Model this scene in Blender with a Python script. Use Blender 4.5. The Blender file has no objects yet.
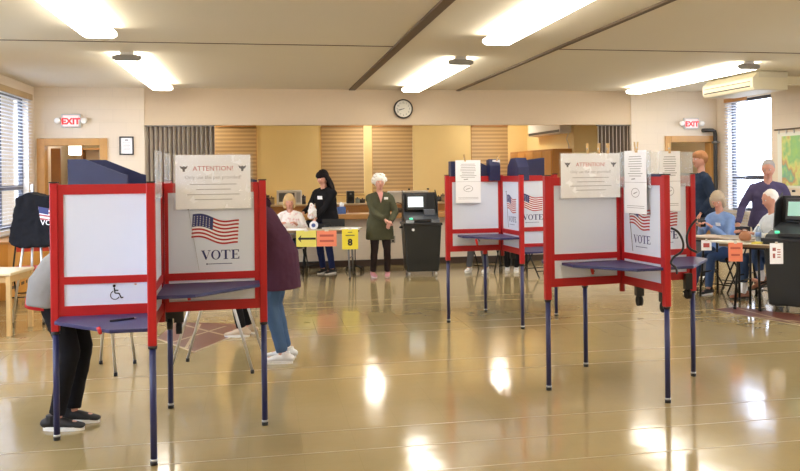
import bpy, bmesh, math, random
from mathutils import Vector, Matrix
random.seed(7)
PI = math.pi
C = bpy.context.scene.collection
V = Vector

# ------------------------------------------------------------------ camera model
H_CAM, FPX, PX, PY, YAW, ROLL = 1.58, 890.0, 445.0, 171.8, math.radians(11.62), 0.012
FW = V((math.sin(YAW), math.cos(YAW), 0)); RT = V((math.cos(YAW), -math.sin(YAW), 0)); UP = V((0, 0, 1))
EYE = V((0, 0, H_CAM))

def ray(x, y):
    dx, dy = x - PX, y - PY
    c, s = math.cos(ROLL), math.sin(ROLL)
    lat, dn = dx * c - dy * s, dx * s + dy * c
    return FW + RT * (lat / FPX) - UP * (dn / FPX)

def P(x, y, z=None, Y=None, X=None, D=None):
    """world point of a photo pixel at a known height / wall / distance"""
    r = ray(x, y)
    if z is not None: k = (z - H_CAM) / r.z
    elif Y is not None: k = Y / r.y
    elif X is not None: k = X / r.x
    else: k = D
    return EYE + r * k

def col(x, D):
    """ground position below picture column x at distance D"""
    p = P(x, 200, D=D); return V((p.x, p.y, 0))

# ------------------------------------------------------------------ materials
def lin(c):
    return tuple((v / 255 / 12.92) if v / 255 <= .04045 else ((v / 255 + .055) / 1.055) ** 2.4 for v in c)

MATS = {}
def mat(name, rgb, rough=.6, metal=0, noise=0, nscale=20, bump=0, bscale=60, emit=0, alpha=1, spec=.5, coat=0, emit_rgb=None):
    if name in MATS: return MATS[name]
    m = bpy.data.materials.new(name); m.use_nodes = True
    nt = m.node_tree; b = nt.nodes['Principled BSDF']
    c = lin(rgb)
    b.inputs['Base Color'].default_value = (*c, 1)
    b.inputs['Roughness'].default_value = rough
    b.inputs['Metallic'].default_value = metal
    b.inputs['Specular IOR Level'].default_value = spec
    b.inputs['Coat Weight'].default_value = coat
    if alpha < 1: b.inputs['Alpha'].default_value = alpha
    if noise or bump:
        tc = nt.nodes.new('ShaderNodeTexCoord')
    if noise:
        n = nt.nodes.new('ShaderNodeTexNoise'); n.inputs['Scale'].default_value = nscale; n.inputs['Detail'].default_value = 4
        nt.links.new(tc.outputs['Object'], n.inputs['Vector'])
        mx = nt.nodes.new('ShaderNodeMix'); mx.data_type = 'RGBA'
        mx.inputs[6].default_value = (*[v * (1 - noise) for v in c], 1)
        mx.inputs[7].default_value = (*[min(1, v * (1 + noise)) for v in c], 1)
        nt.links.new(n.outputs['Fac'], mx.inputs[0]); nt.links.new(mx.outputs[2], b.inputs['Base Color'])
    if bump:
        n2 = nt.nodes.new('ShaderNodeTexNoise'); n2.inputs['Scale'].default_value = bscale; n2.inputs['Detail'].default_value = 3
        nt.links.new(tc.outputs['Object'], n2.inputs['Vector'])
        bp = nt.nodes.new('ShaderNodeBump'); bp.inputs['Strength'].default_value = bump; bp.inputs['Distance'].default_value = .02
        nt.links.new(n2.outputs['Fac'], bp.inputs['Height']); nt.links.new(bp.outputs['Normal'], b.inputs['Normal'])
    if emit:
        b.inputs['Emission Color'].default_value = (*lin(emit_rgb or rgb), 1)
        b.inputs['Emission Strength'].default_value = emit
    MATS[name] = m
    return m

def block_wall(name, rgb, axis):
    m = bpy.data.materials.new(name); m.use_nodes = True
    nt = m.node_tree; b = nt.nodes['Principled BSDF']; N = nt.nodes.new; L = nt.links.new
    tc = N('ShaderNodeTexCoord'); sx = N('ShaderNodeSeparateXYZ'); cx = N('ShaderNodeCombineXYZ')
    L(tc.outputs['Object'], sx.inputs[0]); L(sx.outputs[axis], cx.inputs[0]); L(sx.outputs[2], cx.inputs[1])
    br = N('ShaderNodeTexBrick'); L(cx.outputs[0], br.inputs['Vector'])
    br.inputs['Scale'].default_value = 1; br.inputs['Brick Width'].default_value = .406; br.inputs['Row Height'].default_value = .203
    br.inputs['Mortar Size'].default_value = .005; br.inputs['Mortar Smooth'].default_value = .6
    c = lin(rgb)
    br.inputs['Color1'].default_value = (*c, 1); br.inputs['Color2'].default_value = (*[v * .97 for v in c], 1)
    br.inputs['Mortar'].default_value = (*[v * .93 for v in c], 1)
    L(br.outputs['Color'], b.inputs['Base Color'])
    bp = N('ShaderNodeBump'); bp.inputs['Strength'].default_value = .15; bp.inputs['Distance'].default_value = .01; bp.invert = True
    L(br.outputs['Fac'], bp.inputs['Height']); L(bp.outputs['Normal'], b.inputs['Normal'])
    b.inputs['Roughness'].default_value = .55; b.inputs['Specular IOR Level'].default_value = .3
    return m

def floor_material():
    m = bpy.data.materials.new('polished_floor'); m.use_nodes = True
    nt = m.node_tree; b = nt.nodes['Principled BSDF']; N = nt.nodes.new; L = nt.links.new
    tc = N('ShaderNodeTexCoord')
    n = N('ShaderNodeTexNoise'); n.inputs['Scale'].default_value = 1.1; n.inputs['Detail'].default_value = 7; n.inputs['Roughness'].default_value = .65
    L(tc.outputs['Object'], n.inputs['Vector'])
    mx = N('ShaderNodeMix'); mx.data_type = 'RGBA'
    mx.inputs[6].default_value = (*lin((146, 127, 86)), 1); mx.inputs[7].default_value = (*lin((176, 158, 114)), 1)
    L(n.outputs['Fac'], mx.inputs[0])
    # 30 cm vinyl tiles, each a hair lighter or darker, hardly visible joints
    br = N('ShaderNodeTexBrick'); L(tc.outputs['Object'], br.inputs['Vector'])
    br.offset = 0; br.inputs['Scale'].default_value = 1; br.inputs['Brick Width'].default_value = .305; br.inputs['Row Height'].default_value = .305
    br.inputs['Mortar Size'].default_value = .0012
    br.inputs['Color1'].default_value = (.97, .97, .97, 1); br.inputs['Color2'].default_value = (1, 1, 1, 1); br.inputs['Mortar'].default_value = (.86, .84, .82, 1)
    mu = N('ShaderNodeMix'); mu.data_type = 'RGBA'; mu.blend_type = 'MULTIPLY'; mu.inputs[0].default_value = 1
    L(mx.outputs[2], mu.inputs[6]); L(br.outputs['Color'], mu.inputs[7])
    L(mu.outputs[2], b.inputs['Base Color'])
    n2 = N('ShaderNodeTexNoise'); n2.inputs['Scale'].default_value = 2.6; n2.inputs['Detail'].default_value = 2
    L(tc.outputs['Object'], n2.inputs['Vector'])
    bp = N('ShaderNodeBump'); bp.inputs['Strength'].default_value = .10; bp.inputs['Distance'].default_value = .02
    L(n2.outputs['Fac'], bp.inputs['Height']); L(bp.outputs['Normal'], b.inputs['Normal'])
    mr = N('ShaderNodeMapRange'); mr.inputs['To Min'].default_value = .07; mr.inputs['To Max'].default_value = .15
    L(n.outputs['Fac'], mr.inputs['Value']); L(mr.outputs[0], b.inputs['Roughness'])
    b.inputs['Specular IOR Level'].default_value = .6
    return m

def clear_material(name, rgb, opacity, rough=.15):
    m = bpy.data.materials.new(name); m.use_nodes = True
    nt = m.node_tree; nt.nodes.clear(); N = nt.nodes.new; L = nt.links.new
    o = N('ShaderNodeOutputMaterial'); t = N('ShaderNodeBsdfTransparent'); d = N('ShaderNodeBsdfDiffuse'); g = N('ShaderNodeBsdfGlossy')
    d.inputs['Color'].default_value = (*lin(rgb), 1); g.inputs['Roughness'].default_value = rough
    g.inputs['Color'].default_value = (1, 1, 1, 1)
    a = N('ShaderNodeMixShader'); a.inputs[0].default_value = opacity; L(t.outputs[0], a.inputs[1]); L(d.outputs[0], a.inputs[2])
    c = N('ShaderNodeMixShader'); c.inputs[0].default_value = .05; L(a.outputs[0], c.inputs[1]); L(g.outputs[0], c.inputs[2])
    L(c.outputs[0], o.inputs[0]); return m

RED = mat('red_enamel', (180, 18, 22), .4, noise=.05, nscale=6)
NAVY = mat('navy_enamel', (40, 44, 92), .38)
SHELF = mat('navy_laminate', (44, 44, 92), .42, noise=.08, nscale=30)
WHITEP = mat('white_plastic_panel', (220, 227, 240), .45, noise=.02, nscale=5)
NAVYP = mat('navy_corrugated_plastic', (34, 38, 78), .45, noise=.2, nscale=9, bump=.15, bscale=8)
ALU = mat('aluminium', (205, 205, 205), .35, .8)
BLACK = mat('black_plastic', (24, 24, 27), .4)
BLACKM = mat('black_metal', (22, 22, 24), .4, .3)
RUBBER = mat('rubber', (20, 20, 20), .8)
PAPER = mat('paper', (250, 251, 254), .7, bump=.05, bscale=12)
INK = mat('ink', (58, 56, 60), .8); GREYINK = mat('grey_ink', (176, 174, 178), .8)
REDINK = mat('red_ink', (196, 92, 92), .8); BLUEINK = mat('blue_ink', (44, 52, 106), .7)
YELLOWC = mat('yellow_card', (240, 220, 60), .7); LIMEC = mat('pale_yellow_card', (232, 222, 110), .7)
ORANGEC = mat('salmon_card', (240, 140, 105), .7)
CLEAR = clear_material('clear_vinyl', (225, 232, 238), .3)
SLEEVE = clear_material('clear_sleeve', (240, 240, 238), .12, .1)
GLASS = clear_material('window_glass', (200, 215, 225), .03, .02)
WOOD = mat('oak_trim', (196, 148, 86), .4, noise=.15, nscale=7)
WOODD = mat('brown_wood_door', (150, 104, 58), .4, noise=.2, nscale=5)
CREAM = mat('cream_paint', (226, 214, 192), .5)
TABLETOP = mat('tan_laminate', (206, 190, 160), .35, noise=.05)
PINE = mat('pale_pine', (214, 178, 120), .5, noise=.15, nscale=12)
GREYM = mat('grey_metal', (130, 128, 124), .4, .5)
LAMP = mat('lamp_diffuser', (255, 250, 236), .5, emit=9.5, emit_rgb=(255, 249, 238))
BROWN = mat('dark_brown_trim', (98, 80, 60), .6)
SKIN = mat('skin', (208, 152, 130), .5)
MOUTH = mat('lips', (178, 98, 92), .5)
EYEW = mat('eye_white', (225, 222, 218), .3); IRIS = mat('iris', (48, 38, 34), .3)
def cloth(name, rgb, noise=.10, ns=14): return mat(name, rgb, .9, noise=noise, nscale=ns, bump=.35, bscale=14, spec=.2)

# ------------------------------------------------------------------ mesh helpers
class MB:
    def __init__(s): s.bm = bmesh.new(); s.mi = 0
    def m(s, i): s.mi = i; return s
    def _f(s, vs, smooth=False):
        try: f = s.bm.faces.new(vs); f.material_index = s.mi; f.smooth = smooth; return f
        except ValueError: return None
    def hexa(s, c):   # 8 corners: bottom 4 ccw, top 4 ccw
        v = [s.bm.verts.new(p) for p in c]
        for q in ((3, 2, 1, 0), (4, 5, 6, 7), (0, 1, 5, 4), (1, 2, 6, 5), (2, 3, 7, 6), (3, 0, 4, 7)): s._f([v[i] for i in q])
        return s
    def box(s, a, b):
        x0, x1 = sorted((a[0], b[0])); y0, y1 = sorted((a[1], b[1])); z0, z1 = sorted((a[2], b[2]))
        return s.hexa([V((x0, y0, z0)), V((x1, y0, z0)), V((x1, y1, z0)), V((x0, y1, z0)), V((x0, y0, z1)), V((x1, y0, z1)), V((x1, y1, z1)), V((x0, y1, z1))])
    def bar(s, p, q, w, h, up=V((0, 0, 1))):   # box beam from p to q
        p, q = V(p), V(q); d = (q - p).normalized(); u = d.cross(up)
        if u.length < 1e-4: u = V((1, 0, 0))
        u.normalize(); n = u.cross(d).normalized(); u *= w / 2; n *= h / 2
        return s.hexa([p - u - n, p + u - n, q + u - n, q - u - n, p - u + n, p + u + n, q + u + n, q - u + n])
    def loft(s, pts, rad, lat=None, seg=12, cap=True, smooth=True):
        pts = [V(p) for p in pts]; rings = []
        rad = [(r, r) if not isinstance(r, (tuple, list)) else r for r in rad]
        P2, R2 = list(pts), list(rad)
        if cap:
            d0 = (pts[0] - pts[1]).normalized(); d1 = (pts[-1] - pts[-2]).normalized()
            for k, f in ((.55, .8), (.92, .42)):
                r = min(rad[0]); P2.insert(0, pts[0] + d0 * r * k); R2.insert(0, (rad[0][0] * f, rad[0][1] * f))
                r = min(rad[-1]); P2.append(pts[-1] + d1 * r * k); R2.append((rad[-1][0] * f, rad[-1][1] * f))
        prev = V(lat) if lat is not None else None
        for i, p in enumerate(P2):
            t = (P2[min(i + 1, len(P2) - 1)] - P2[max(i - 1, 0)]).normalized()
            if prev is None:
                prev = V((1, 0, 0)) if abs(t.x) < .9 else V((0, 1, 0))
            a = (prev - t * prev.dot(t))
            if a.length < 1e-5: a = t.orthogonal()
            a.normalize(); b = t.cross(a)
            if lat is None: prev = a
            ra, rb = R2[i]
            rings.append([s.bm.verts.new(p + a * (ra * math.cos(2 * PI * k / seg)) + b * (rb * math.sin(2 * PI * k / seg))) for k in range(seg)])
        for r0, r1 in zip(rings, rings[1:]):
            for k in range(seg): s._f([r0[k], r0[(k + 1) % seg], r1[(k + 1) % seg], r1[k]], smooth)
        s._f(rings[0][::-1], smooth and cap); s._f(rings[-1], smooth and cap)
        return s
    def cyl(s, p, q, r, r2=None, seg=14): return s.loft([p, q], [r, r if r2 is None else r2], seg=seg, cap=False)
    def tube(s, pts, r, seg=8): return s.loft(pts, [r] * len(pts), seg=seg, cap=False)
    def ball(s, c, r, M=None, seg=14):
        r = V(r) if hasattr(r, '__len__') else V((r, r, r)); M = M or Matrix.Identity(3)
        vs = []
        n = seg // 2 + 2
        top = s.bm.verts.new(V(c) + M @ V((0, 0, r.z))); bot = s.bm.verts.new(V(c) + M @ V((0, 0, -r.z)))
        for i in range(1, n):
            t = PI * i / n
            vs.append([s.bm.verts.new(V(c) + M @ V((r.x * math.sin(t) * math.cos(2 * PI * k / seg), r.y * math.sin(t) * math.sin(2 * PI * k / seg), r.z * math.cos(t)))) for k in range(seg)])
        for k in range(seg):
            s._f([top, vs[0][k], vs[0][(k + 1) % seg]], True); s._f([bot, vs[-1][(k + 1) % seg], vs[-1][k]], True)
        for a, b in zip(vs, vs[1:]):
            for k in range(seg): s._f([a[k], b[k], b[(k + 1) % seg], a[(k + 1) % seg]], True)
        return s
    def prism(s, poly, off):   # 3D polygon extruded by vector
        off = V(off); a = [s.bm.verts.new(V(p)) for p in poly]; b = [s.bm.verts.new(V(p) + off) for p in poly]
        s._f(a); s._f(b[::-1]); n = len(a)
        for i in range(n): s._f([a[i], b[i], b[(i + 1) % n], a[(i + 1) % n]])
        return s
    def face(s, poly): s._f([s.bm.verts.new(V(p)) for p in poly]); return s

WM = {}
def thing(name, label, cat, loc=(0, 0, 0), rz=0, group=None):
    o = bpy.data.objects.new(name, None); C.objects.link(o); o.location = loc; o.rotation_euler = (0, 0, rz)
    o.empty_display_size = .1
    WM[o.name] = Matrix.Translation(V(loc)) @ Matrix.Rotation(rz, 4, 'Z')
    tag(o, label, cat, group); return o
def tag(o, label=None, cat=None, group=None, kind=None):
    if label: o['label'] = label
    if cat: o['category'] = cat
    if group: o['group'] = group
    if kind: o['kind'] = kind
    return o
def root_of(o):
    while o.parent: o = o.parent
    return o
def obj(name, mb, mats, parent=None, world=False, bevel=0, fix=True):
    """link a mesh; world=True: its verts are in world coordinates"""
    me = bpy.data.meshes.new(name)
    if fix: bmesh.ops.recalc_face_normals(mb.bm, faces=mb.bm.faces[:])
    mb.bm.to_mesh(me); mb.bm.free()
    if not isinstance(mats, (list, tuple)): mats = [mats]
    for m in mats: me.materials.append(m)
    return link(name, me, parent, world, bevel)
def link(name, me, parent=None, world=False, bevel=0):
    o = bpy.data.objects.new(name, me); C.objects.link(o)
    if parent:
        o.parent = parent
        if world: me.transform(WM[root_of(parent).name].inverted())
    elif len(me.vertices):
        zs = [v.co for v in me.vertices]
        c = V(((min(v.x for v in zs) + max(v.x for v in zs)) / 2, (min(v.y for v in zs) + max(v.y for v in zs)) / 2, min(v.z for v in zs)))
        me.transform(Matrix.Translation(-c)); o.location = c
        WM[o.name] = Matrix.Translation(c)
    if bevel:
        b = o.modifiers.new('b', 'BEVEL'); b.width = bevel; b.segments = 2; b.limit_method = 'ANGLE'
    return o
def struct(name, mb, mats, bevel=0):
    o = obj(name, mb, mats, bevel=bevel); o['kind'] = 'structure'; return o
def single(name, mb, mats, label, cat, group=None, bevel=0):
    return tag(obj(name, mb, mats, bevel=bevel), label, cat, group)
def copy_thing(root, loc, rz, label, group=None):
    r = root.copy(); C.objects.link(r); r.location = loc; r.rotation_euler = (0, 0, rz)
    r['label'] = label
    if group: r['group'] = group
    WM[r.name] = Matrix.Translation(V(loc)) @ Matrix.Rotation(rz, 4, 'Z')
    for ch in list(root.children):
        c = ch.copy(); C.objects.link(c); c.parent = r
        for g in list(ch.children):
            d = g.copy(); C.objects.link(d); d.parent = c
    return r

def fuse(mb, voxel, smooth=3, mats=None, wob=0, wscale=.12):
    """overlapping closed shapes -> one continuous surface"""
    me = bpy.data.meshes.new('tmp'); bmesh.ops.recalc_face_normals(mb.bm, faces=mb.bm.faces[:]); mb.bm.to_mesh(me); mb.bm.free()
    o = bpy.data.objects.new('tmp', me); C.objects.link(o)
    r = o.modifiers.new('r', 'REMESH'); r.mode = 'VOXEL'; r.voxel_size = voxel; r.use_smooth_shade = True
    if smooth: s = o.modifiers.new('s', 'SMOOTH'); s.iterations = smooth; s.factor = .5
    if wob:
        t = bpy.data.textures.new('w', 'CLOUDS'); t.noise_scale = wscale
        d = o.modifiers.new('d', 'DISPLACE'); d.texture = t; d.strength = wob; d.mid_level = .5; d.texture_coords = 'LOCAL'
    dg = bpy.context.evaluated_depsgraph_get(); dg.update()
    out = bpy.data.meshes.new_from_object(o.evaluated_get(dg))
    bpy.data.objects.remove(o); bpy.data.meshes.remove(me)
    for p in out.polygons: p.use_smooth = True
    out.materials.clear()
    for m in (mats or []): out.materials.append(m)
    return out

def text_mb(mb, s, F, u, v, size, align='CENTER', n=.0012, bold=0):
    cu = bpy.data.curves.new('t', 'FONT'); cu.body = s; cu.size = size; cu.align_x = align; cu.resolution_u = 2; cu.offset = bold
    o = bpy.data.objects.new('t', cu); C.objects.link(o)
    dg = bpy.context.evaluated_depsgraph_get(); dg.update()
    me = bpy.data.meshes.new_from_object(o.evaluated_get(dg))
    bpy.data.objects.remove(o); bpy.data.curves.remove(cu)
    vs = [mb.bm.verts.new(F(u + p.co.x, v + p.co.y, n)) for p in me.vertices]
    for p in me.polygons: mb._f([vs[i] for i in p.vertices])
    bpy.data.meshes.remove(me)

def frame(O, U, W=UP):
    """2D frame on a surface: u along U, v along W, n towards the viewer side (U x W)"""
    O = V(O); U = V(U).normalized(); W = V(W).normalized(); Nn = U.cross(W)
    return lambda u, v, n=.0012: O + U * u + W * v + Nn * n

# ------------------------------------------------------------------ room
Y0, HC = 15.0, 2.99
XL = P(34.5, 150, Y=Y0).x; XR = P(717, 150, Y=Y0).x
YB = -7.0                                        # behind the camera
KY = 19.6                                        # kitchen far wall
M_BACK = block_wall('painted_block_back', (226, 212, 192), 0)
M_SIDE = block_wall('painted_block_side', (224, 210, 190), 1)
M_HEAD = mat('header_plaster', (212, 192, 164), .7, noise=.02)
M_KY = mat('yellow_paint', (243, 219, 156), .6, noise=.03, nscale=3)
M_CEIL = mat('ceiling_board', (224, 217, 198), .8, noise=.025, nscale=.8)

zo = V((0, 0, 0))
struct('floor', MB().box((XL - .2, YB, -.1), (XR + .2, KY + .2, 0)), floor_material())
struct('ceiling', MB().box((XL - .2, YB, HC), (XR + .2, KY + .2, HC + .1)), M_CEIL)
ground = struct('ground', MB().box((-60, -50, -.45), (60, 70, -.35)), mat('outside_ground', (150, 148, 140), .9))

# back wall : left part with door, header, half wall, right part with door
oxl, oxr = P(145, 180, Y=Y0).x, P(632, 180, Y=Y0).x
zh = P(262, 125, Y=Y0).z; zc = P(370, 218.5, Y=Y0).z; zw = P(370, 213.5, Y=Y0).z
dl0, dl1 = P(44, 160, Y=Y0).x, P(101, 160, Y=Y0).x
dr0, dr1 = P(670, 160, Y=Y0).x, P(711, 160, Y=Y0).x
ZD = 2.08; T = .2
w = MB()
for a, b, z0, z1 in ((XL - .2, dl0, 0, HC), (dl0, dl1, ZD, HC), (dl1, oxl, 0, HC), (oxr, dr0, 0, HC), (dr0, dr1, ZD, HC), (dr1, XR + .2, 0, HC)):
    w.box((a, Y0, z0), (b, Y0 + T, z1))
struct('wall_back', w, M_BACK)
struct('wall_back_header', MB().box((oxl, Y0 + .02, zh), (oxr, Y0 + T, HC)), M_HEAD)
struct('wall_back_half', MB().box((oxl, Y0 + .02, 0), (oxr, Y0 + T, zc)), M_BACK)
struct('baseboard_back', MB().box((oxl, Y0 - .01, 0), (oxr, Y0 + .02, .11)).box((dl1 + .1, Y0 - .012, 0), (oxl, Y0, .11)).box((oxr, Y0 - .012, 0), (dr0 - .1, Y0, .11)), mat('dark_baseboard', (62, 46, 36), .5))
ledge = single('serving_counter', MB().box((oxl, Y0 - .14, zc), (oxr, Y0 + .45, zw)), [mat('counter_wood', (186, 136, 78), .35, noise=.12, nscale=6)],
               'long wood-edged serving counter on the half wall of the kitchen opening', 'counter', bevel=.006)

# side walls
def P_on(x, y, Xw): return P(x, y, X=Xw)
wl1 = P(28, 110, X=XL).y; wl0 = wl1 - 2.35
wr1, wr0 = P(727.5, 110, X=XR).y, P(771, 110, X=XR).y
ZS0, ZS1 = .84, 2.80
def side_wall(name, x0, x1, wins):
    m = MB(); ys = YB
    for a, b in sorted(wins):
        m.box((x0, ys, 0), (x1, a, HC)); m.box((x0, a, 0), (x1, b, ZS0)); m.box((x0, a, ZS1), (x1, b, HC)); ys = b
    m.box((x0, ys, 0), (x1, KY, HC)); return struct(name, m, M_SIDE)
winsL = [(wl0, wl1), (wl0 - 4.6, wl1 - 4.6), (wl0 - 9, wl1 - 9)]
winsR = [(wr0, wr1), (wr0 - 5.2, wr1 - 5.2), (wr0 - 8.5, wr1 - 8.5)]
side_wall('wall_left', XL - .2, XL, winsL)
side_wall('wall_right', XR, XR + .2, winsR)
struct('wall_front', MB().box((XL - .2, YB - .2, 0), (XR + .2, YB, HC)), M_BACK)

FRAMEM = mat('dark_window_frame', (60, 62, 72), .4)
wn = 0
def window(side, a, b, rail_color, sill=True, mid=None):
    global wn; wn += 1
    x0 = XL - .14 if side < 0 else XR + .08; x1 = x0 + .06
    f = MB(); e = .05
    f.box((x0, a, ZS0), (x1, a + e, ZS1)); f.box((x0, b - e, ZS0), (x1, b, ZS1)); f.box((x0, a + e, ZS0), (x1, b - e, ZS0 + e)); f.box((x0, a + e, ZS1 - e), (x1, b - e, ZS1))
    zm = ZS0 + .58; f.box((x0, a + e, zm - .035), (x1, b - e, zm + .035))
    ys = [a + (b - a) * k for k in ((.5,) if b - a > 1.8 else ())]
    for y in ys: f.box((x0, y - .03, ZS0 + e), (x1, y + .03, ZS1 - e))
    o = struct('window_%d' % wn, f, FRAMEM)
    g = MB().box((x0 + .025, a + e, ZS0 + e), (x0 + .031, b - e, ZS1 - e))
    obj('pane', g, GLASS, o); o2 = o.children[0]; o2.data.transform(Matrix.Translation(-o.location))
    s = struct('trim_%d' % wn, MB().box((XL - .06 if side < 0 else XR - .03, a - .03, ZS0 - .04), (XL + .03 if side < 0 else XR + .06, b + .03, ZS0)), CREAM)
for a, b in winsL: window(-1, a, b, 0)
for a, b in winsR: window(1, a, b, 0)

def slat_mat():
    m = bpy.data.materials.new('white_slat'); m.use_nodes = True; nt = m.node_tree; nt.nodes.clear()
    o = nt.nodes.new('ShaderNodeOutputMaterial'); d = nt.nodes.new('ShaderNodeBsdfDiffuse'); t = nt.nodes.new('ShaderNodeBsdfTranslucent'); x = nt.nodes.new('ShaderNodeMixShader')
    d.inputs[0].default_value = (*lin((232, 232, 232)), 1); t.inputs[0].default_value = (*lin((235, 236, 240)), 1); x.inputs[0].default_value = .5
    nt.links.new(d.outputs[0], x.inputs[1]); nt.links.new(t.outputs[0], x.inputs[2]); nt.links.new(x.outputs[0], o.inputs[0]); return m
SLAT = slat_mat(); SLATB = [mat('tan_wood_slat', (196, 164, 114), .5), mat('tan_wood_slat_shade', (166, 136, 92), .5)]  # darker tone on alternate slats paints the shade lines between them
def blind(label, axis, c, a, b, z0, z1, m, rail, tilt, pitch=.05, wd=.05, group='horizontal slat blinds in the windows', railh=.06):
    """axis 'Y': blind runs along Y at x=c ; axis 'X': runs along X at y=c"""
    mk = (lambda s, d, z: V((c + d, s, z))) if axis == 'Y' else (lambda s, d, z: V((s, c + d, z)))
    t = thing('window_blind', label, 'blind', mk((a + b) / 2, 0, z0), 0, group)
    r = MB(); r.bar(mk(a, 0, z1 - railh / 2), mk(b, 0, z1 - railh / 2), .06, railh); obj('headrail', r, rail, t, True, bevel=.004)
    s = MB(); z = z1 - railh - .01; two = isinstance(m, list)
    while z > z0 + .03:
        dz = math.sin(tilt) * wd / 2; dx = math.cos(tilt) * wd / 2
        if two: s.m(1 - s.mi)
        s.prism([mk(a, -dx, z - dz), mk(b, -dx, z - dz), mk(b, dx, z + dz), mk(a, dx, z + dz)], (0, 0, .003)); z -= pitch
    obj('slats', s, m, t, True)
    r = MB(); r.bar(mk(a, 0, z0 + .01), mk(b, 0, z0 + .01), .05, .022); obj('bottom_rail', r, m, t, True)
    r = MB()
    for k in (.12, .88): r.cyl(mk(a + (b - a) * k, .028, z0), mk(a + (b - a) * k, .028, z1 - .03), .003, seg=6)
    obj('ladder_cord', r, SLAT, t, True)
    return t
railm = mat('tan_headrail', (176, 150, 108), .5); railw = mat('wood_headrail', (180, 128, 72), .5)
blind('white slat blind with tan headrail in the window of the left wall', 'Y', XL + .035, wl0 - .02, wl1 + .02, ZS0 - .06, ZS1 + .04, SLAT, railm, .08, railh=.09)
blind('white slat blind half open in the bright window of the right wall', 'Y', XR - .035, wr0 + .72, wr1 + .02, ZS0 - .3, ZS1 + .02, SLAT, railw, -.3, railh=.07)

# ------------------------------------------------------------------ kitchen beyond the opening
kx0 = oxl - .3; kxr = P(527, 160, Y=KY).x; kyj = P(574, 160, X=kxr).y
winK = [(P(a, 160, Y=KY).x, P(b, 160, Y=KY).x) for a, b in ((215, 257), (321, 364), (372, 413), (471, 508))]
zk0, zk1 = P(340, 193, Y=KY).z, P(340, 126.5, Y=KY).z
m = MB(); xs = kx0
for a, b in winK:
    m.box((xs, KY, 0), (a, KY + .2, HC)); m.box((a, KY, 0), (b, KY + .2, zk0)); m.box((a, KY, zk1), (b, KY + .2, HC)); xs = b
m.box((xs, KY, 0), (kxr + .2, KY + .2, HC))
struct('wall_kitchen_far', m, M_KY)
struct('wall_kitchen_right', MB().box((kxr, kyj, 0), (kxr + .15, KY, HC)).box((kxr + .15, kyj, 0), (oxr + .25, kyj + .12, HC)).box((oxr + .1, Y0 + T, 0), (oxr + .25, kyj, HC)), M_KY)
struct('wall_kitchen_left', MB().box((kx0 - .15, Y0 + T, 0), (kx0, KY + .2, HC)), M_KY)
for i, (a, b) in enumerate(winK):
    f = MB()
    for q in (((a, zk0), (a + .05, zk1)), ((b - .05, zk0), (b, zk1)), ((a + .05, zk0), (b - .05, zk0 + .05)), ((a + .05, zk1 - .05), (b - .05, zk1)), ((a + .05, zk0 + .55), (b - .05, zk0 + .6))):
        f.box((q[0][0], KY + .08, q[0][1]), (q[1][0], KY + .14, q[1][1]))
    wn += 1
    o = struct('window_%d' % wn, f, WOOD)
    g = obj('pane', MB().box((a + .05, KY + .105, zk0 + .05), (b - .05, KY + .111, zk1 - .05)), GLASS, o); g.data.transform(Matrix.Translation(-o.location))
    nm = ('half hidden behind the left notice sheet, left end of the yellow kitchen', 'behind the dark-haired person', 'behind the grey booth-side ballot scanner, right of the white-haired person', 'above the middle voting booth')[i]
    nm = ('leftmost kitchen window beside the accordion partition', 'kitchen window above the dark-haired person', 'kitchen window above the white-screened ballot scanner', 'kitchen window above the far voting booth')[i]
    blind('tan wooden blind over the ' + nm, 'X', KY - .03, a + .01, b - .01, zk0 - .06, zk1 + .05, SLATB, railw, 1.12, .042, .05, group='tan wooden blinds in the kitchen windows')

# far kitchen counter with cupboards below
cf = P(370, 203.5, z=.93).y
t = thing('kitchen_counter', 'wooden kitchen counter with cupboards below the tan blinds', 'counter', (2.5, cf, 0))
obj('worktop', MB().box((kx0 + .02, cf - .02, .90), (kxr - .62, KY - .005, .935)), mat('cream_worktop', (214, 190, 150), .3), t, True, bevel=.004)
obj('cabinet_body', MB().box((kx0 + .02, cf + .03, .0), (kxr - .62, KY - .005, .90)), mat('kitchen_wood', (190, 132, 66), .45, noise=.12, nscale=5), t, True)
x = kx0 + .1
while x < kxr - 1.2:
    d = obj('cabinet_door', MB().box((x, cf + .008, .1), (x + .5, cf + .03, .86)), mat('kitchen_wood', (0, 0, 0)), t, True, bevel=.004)
    h = obj('handle', MB().cyl((x + .44, cf - .005, .7), (x + .44, cf - .005, .8), .006, seg=8), ALU, d, True); x += .56
# tall wooden cabinet on the right kitchen wall
zt = P(550, 149, X=kxr - .4).z
t = thing('storage_cabinet', 'tall wooden cupboard row along the right yellow kitchen wall', 'cabinet', (kxr - .2, 17.2, 0))
obj('carcass', MB().box((kxr - .4, kyj + .1, 0), (kxr - .005, KY - .02, zt)), mat('kitchen_wood', (0, 0, 0)), t, True)
for k in range(5):
    y = kyj + .14 + k * (KY - kyj - .2) / 5; y2 = y + (KY - kyj - .2) / 5 - .03
    d = obj('cabinet_door', MB().box((kxr - .425, y, .1), (kxr - .4, y2, zt - .04)), mat('kitchen_door_wood', (206, 148, 78), .45, noise=.1, nscale=5), t, True, bevel=.004)
    obj('handle', MB().cyl((kxr - .44, y + .06, 1.2), (kxr - .44, y + .06, 1.32), .007, seg=8), ALU, d, True)
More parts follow.
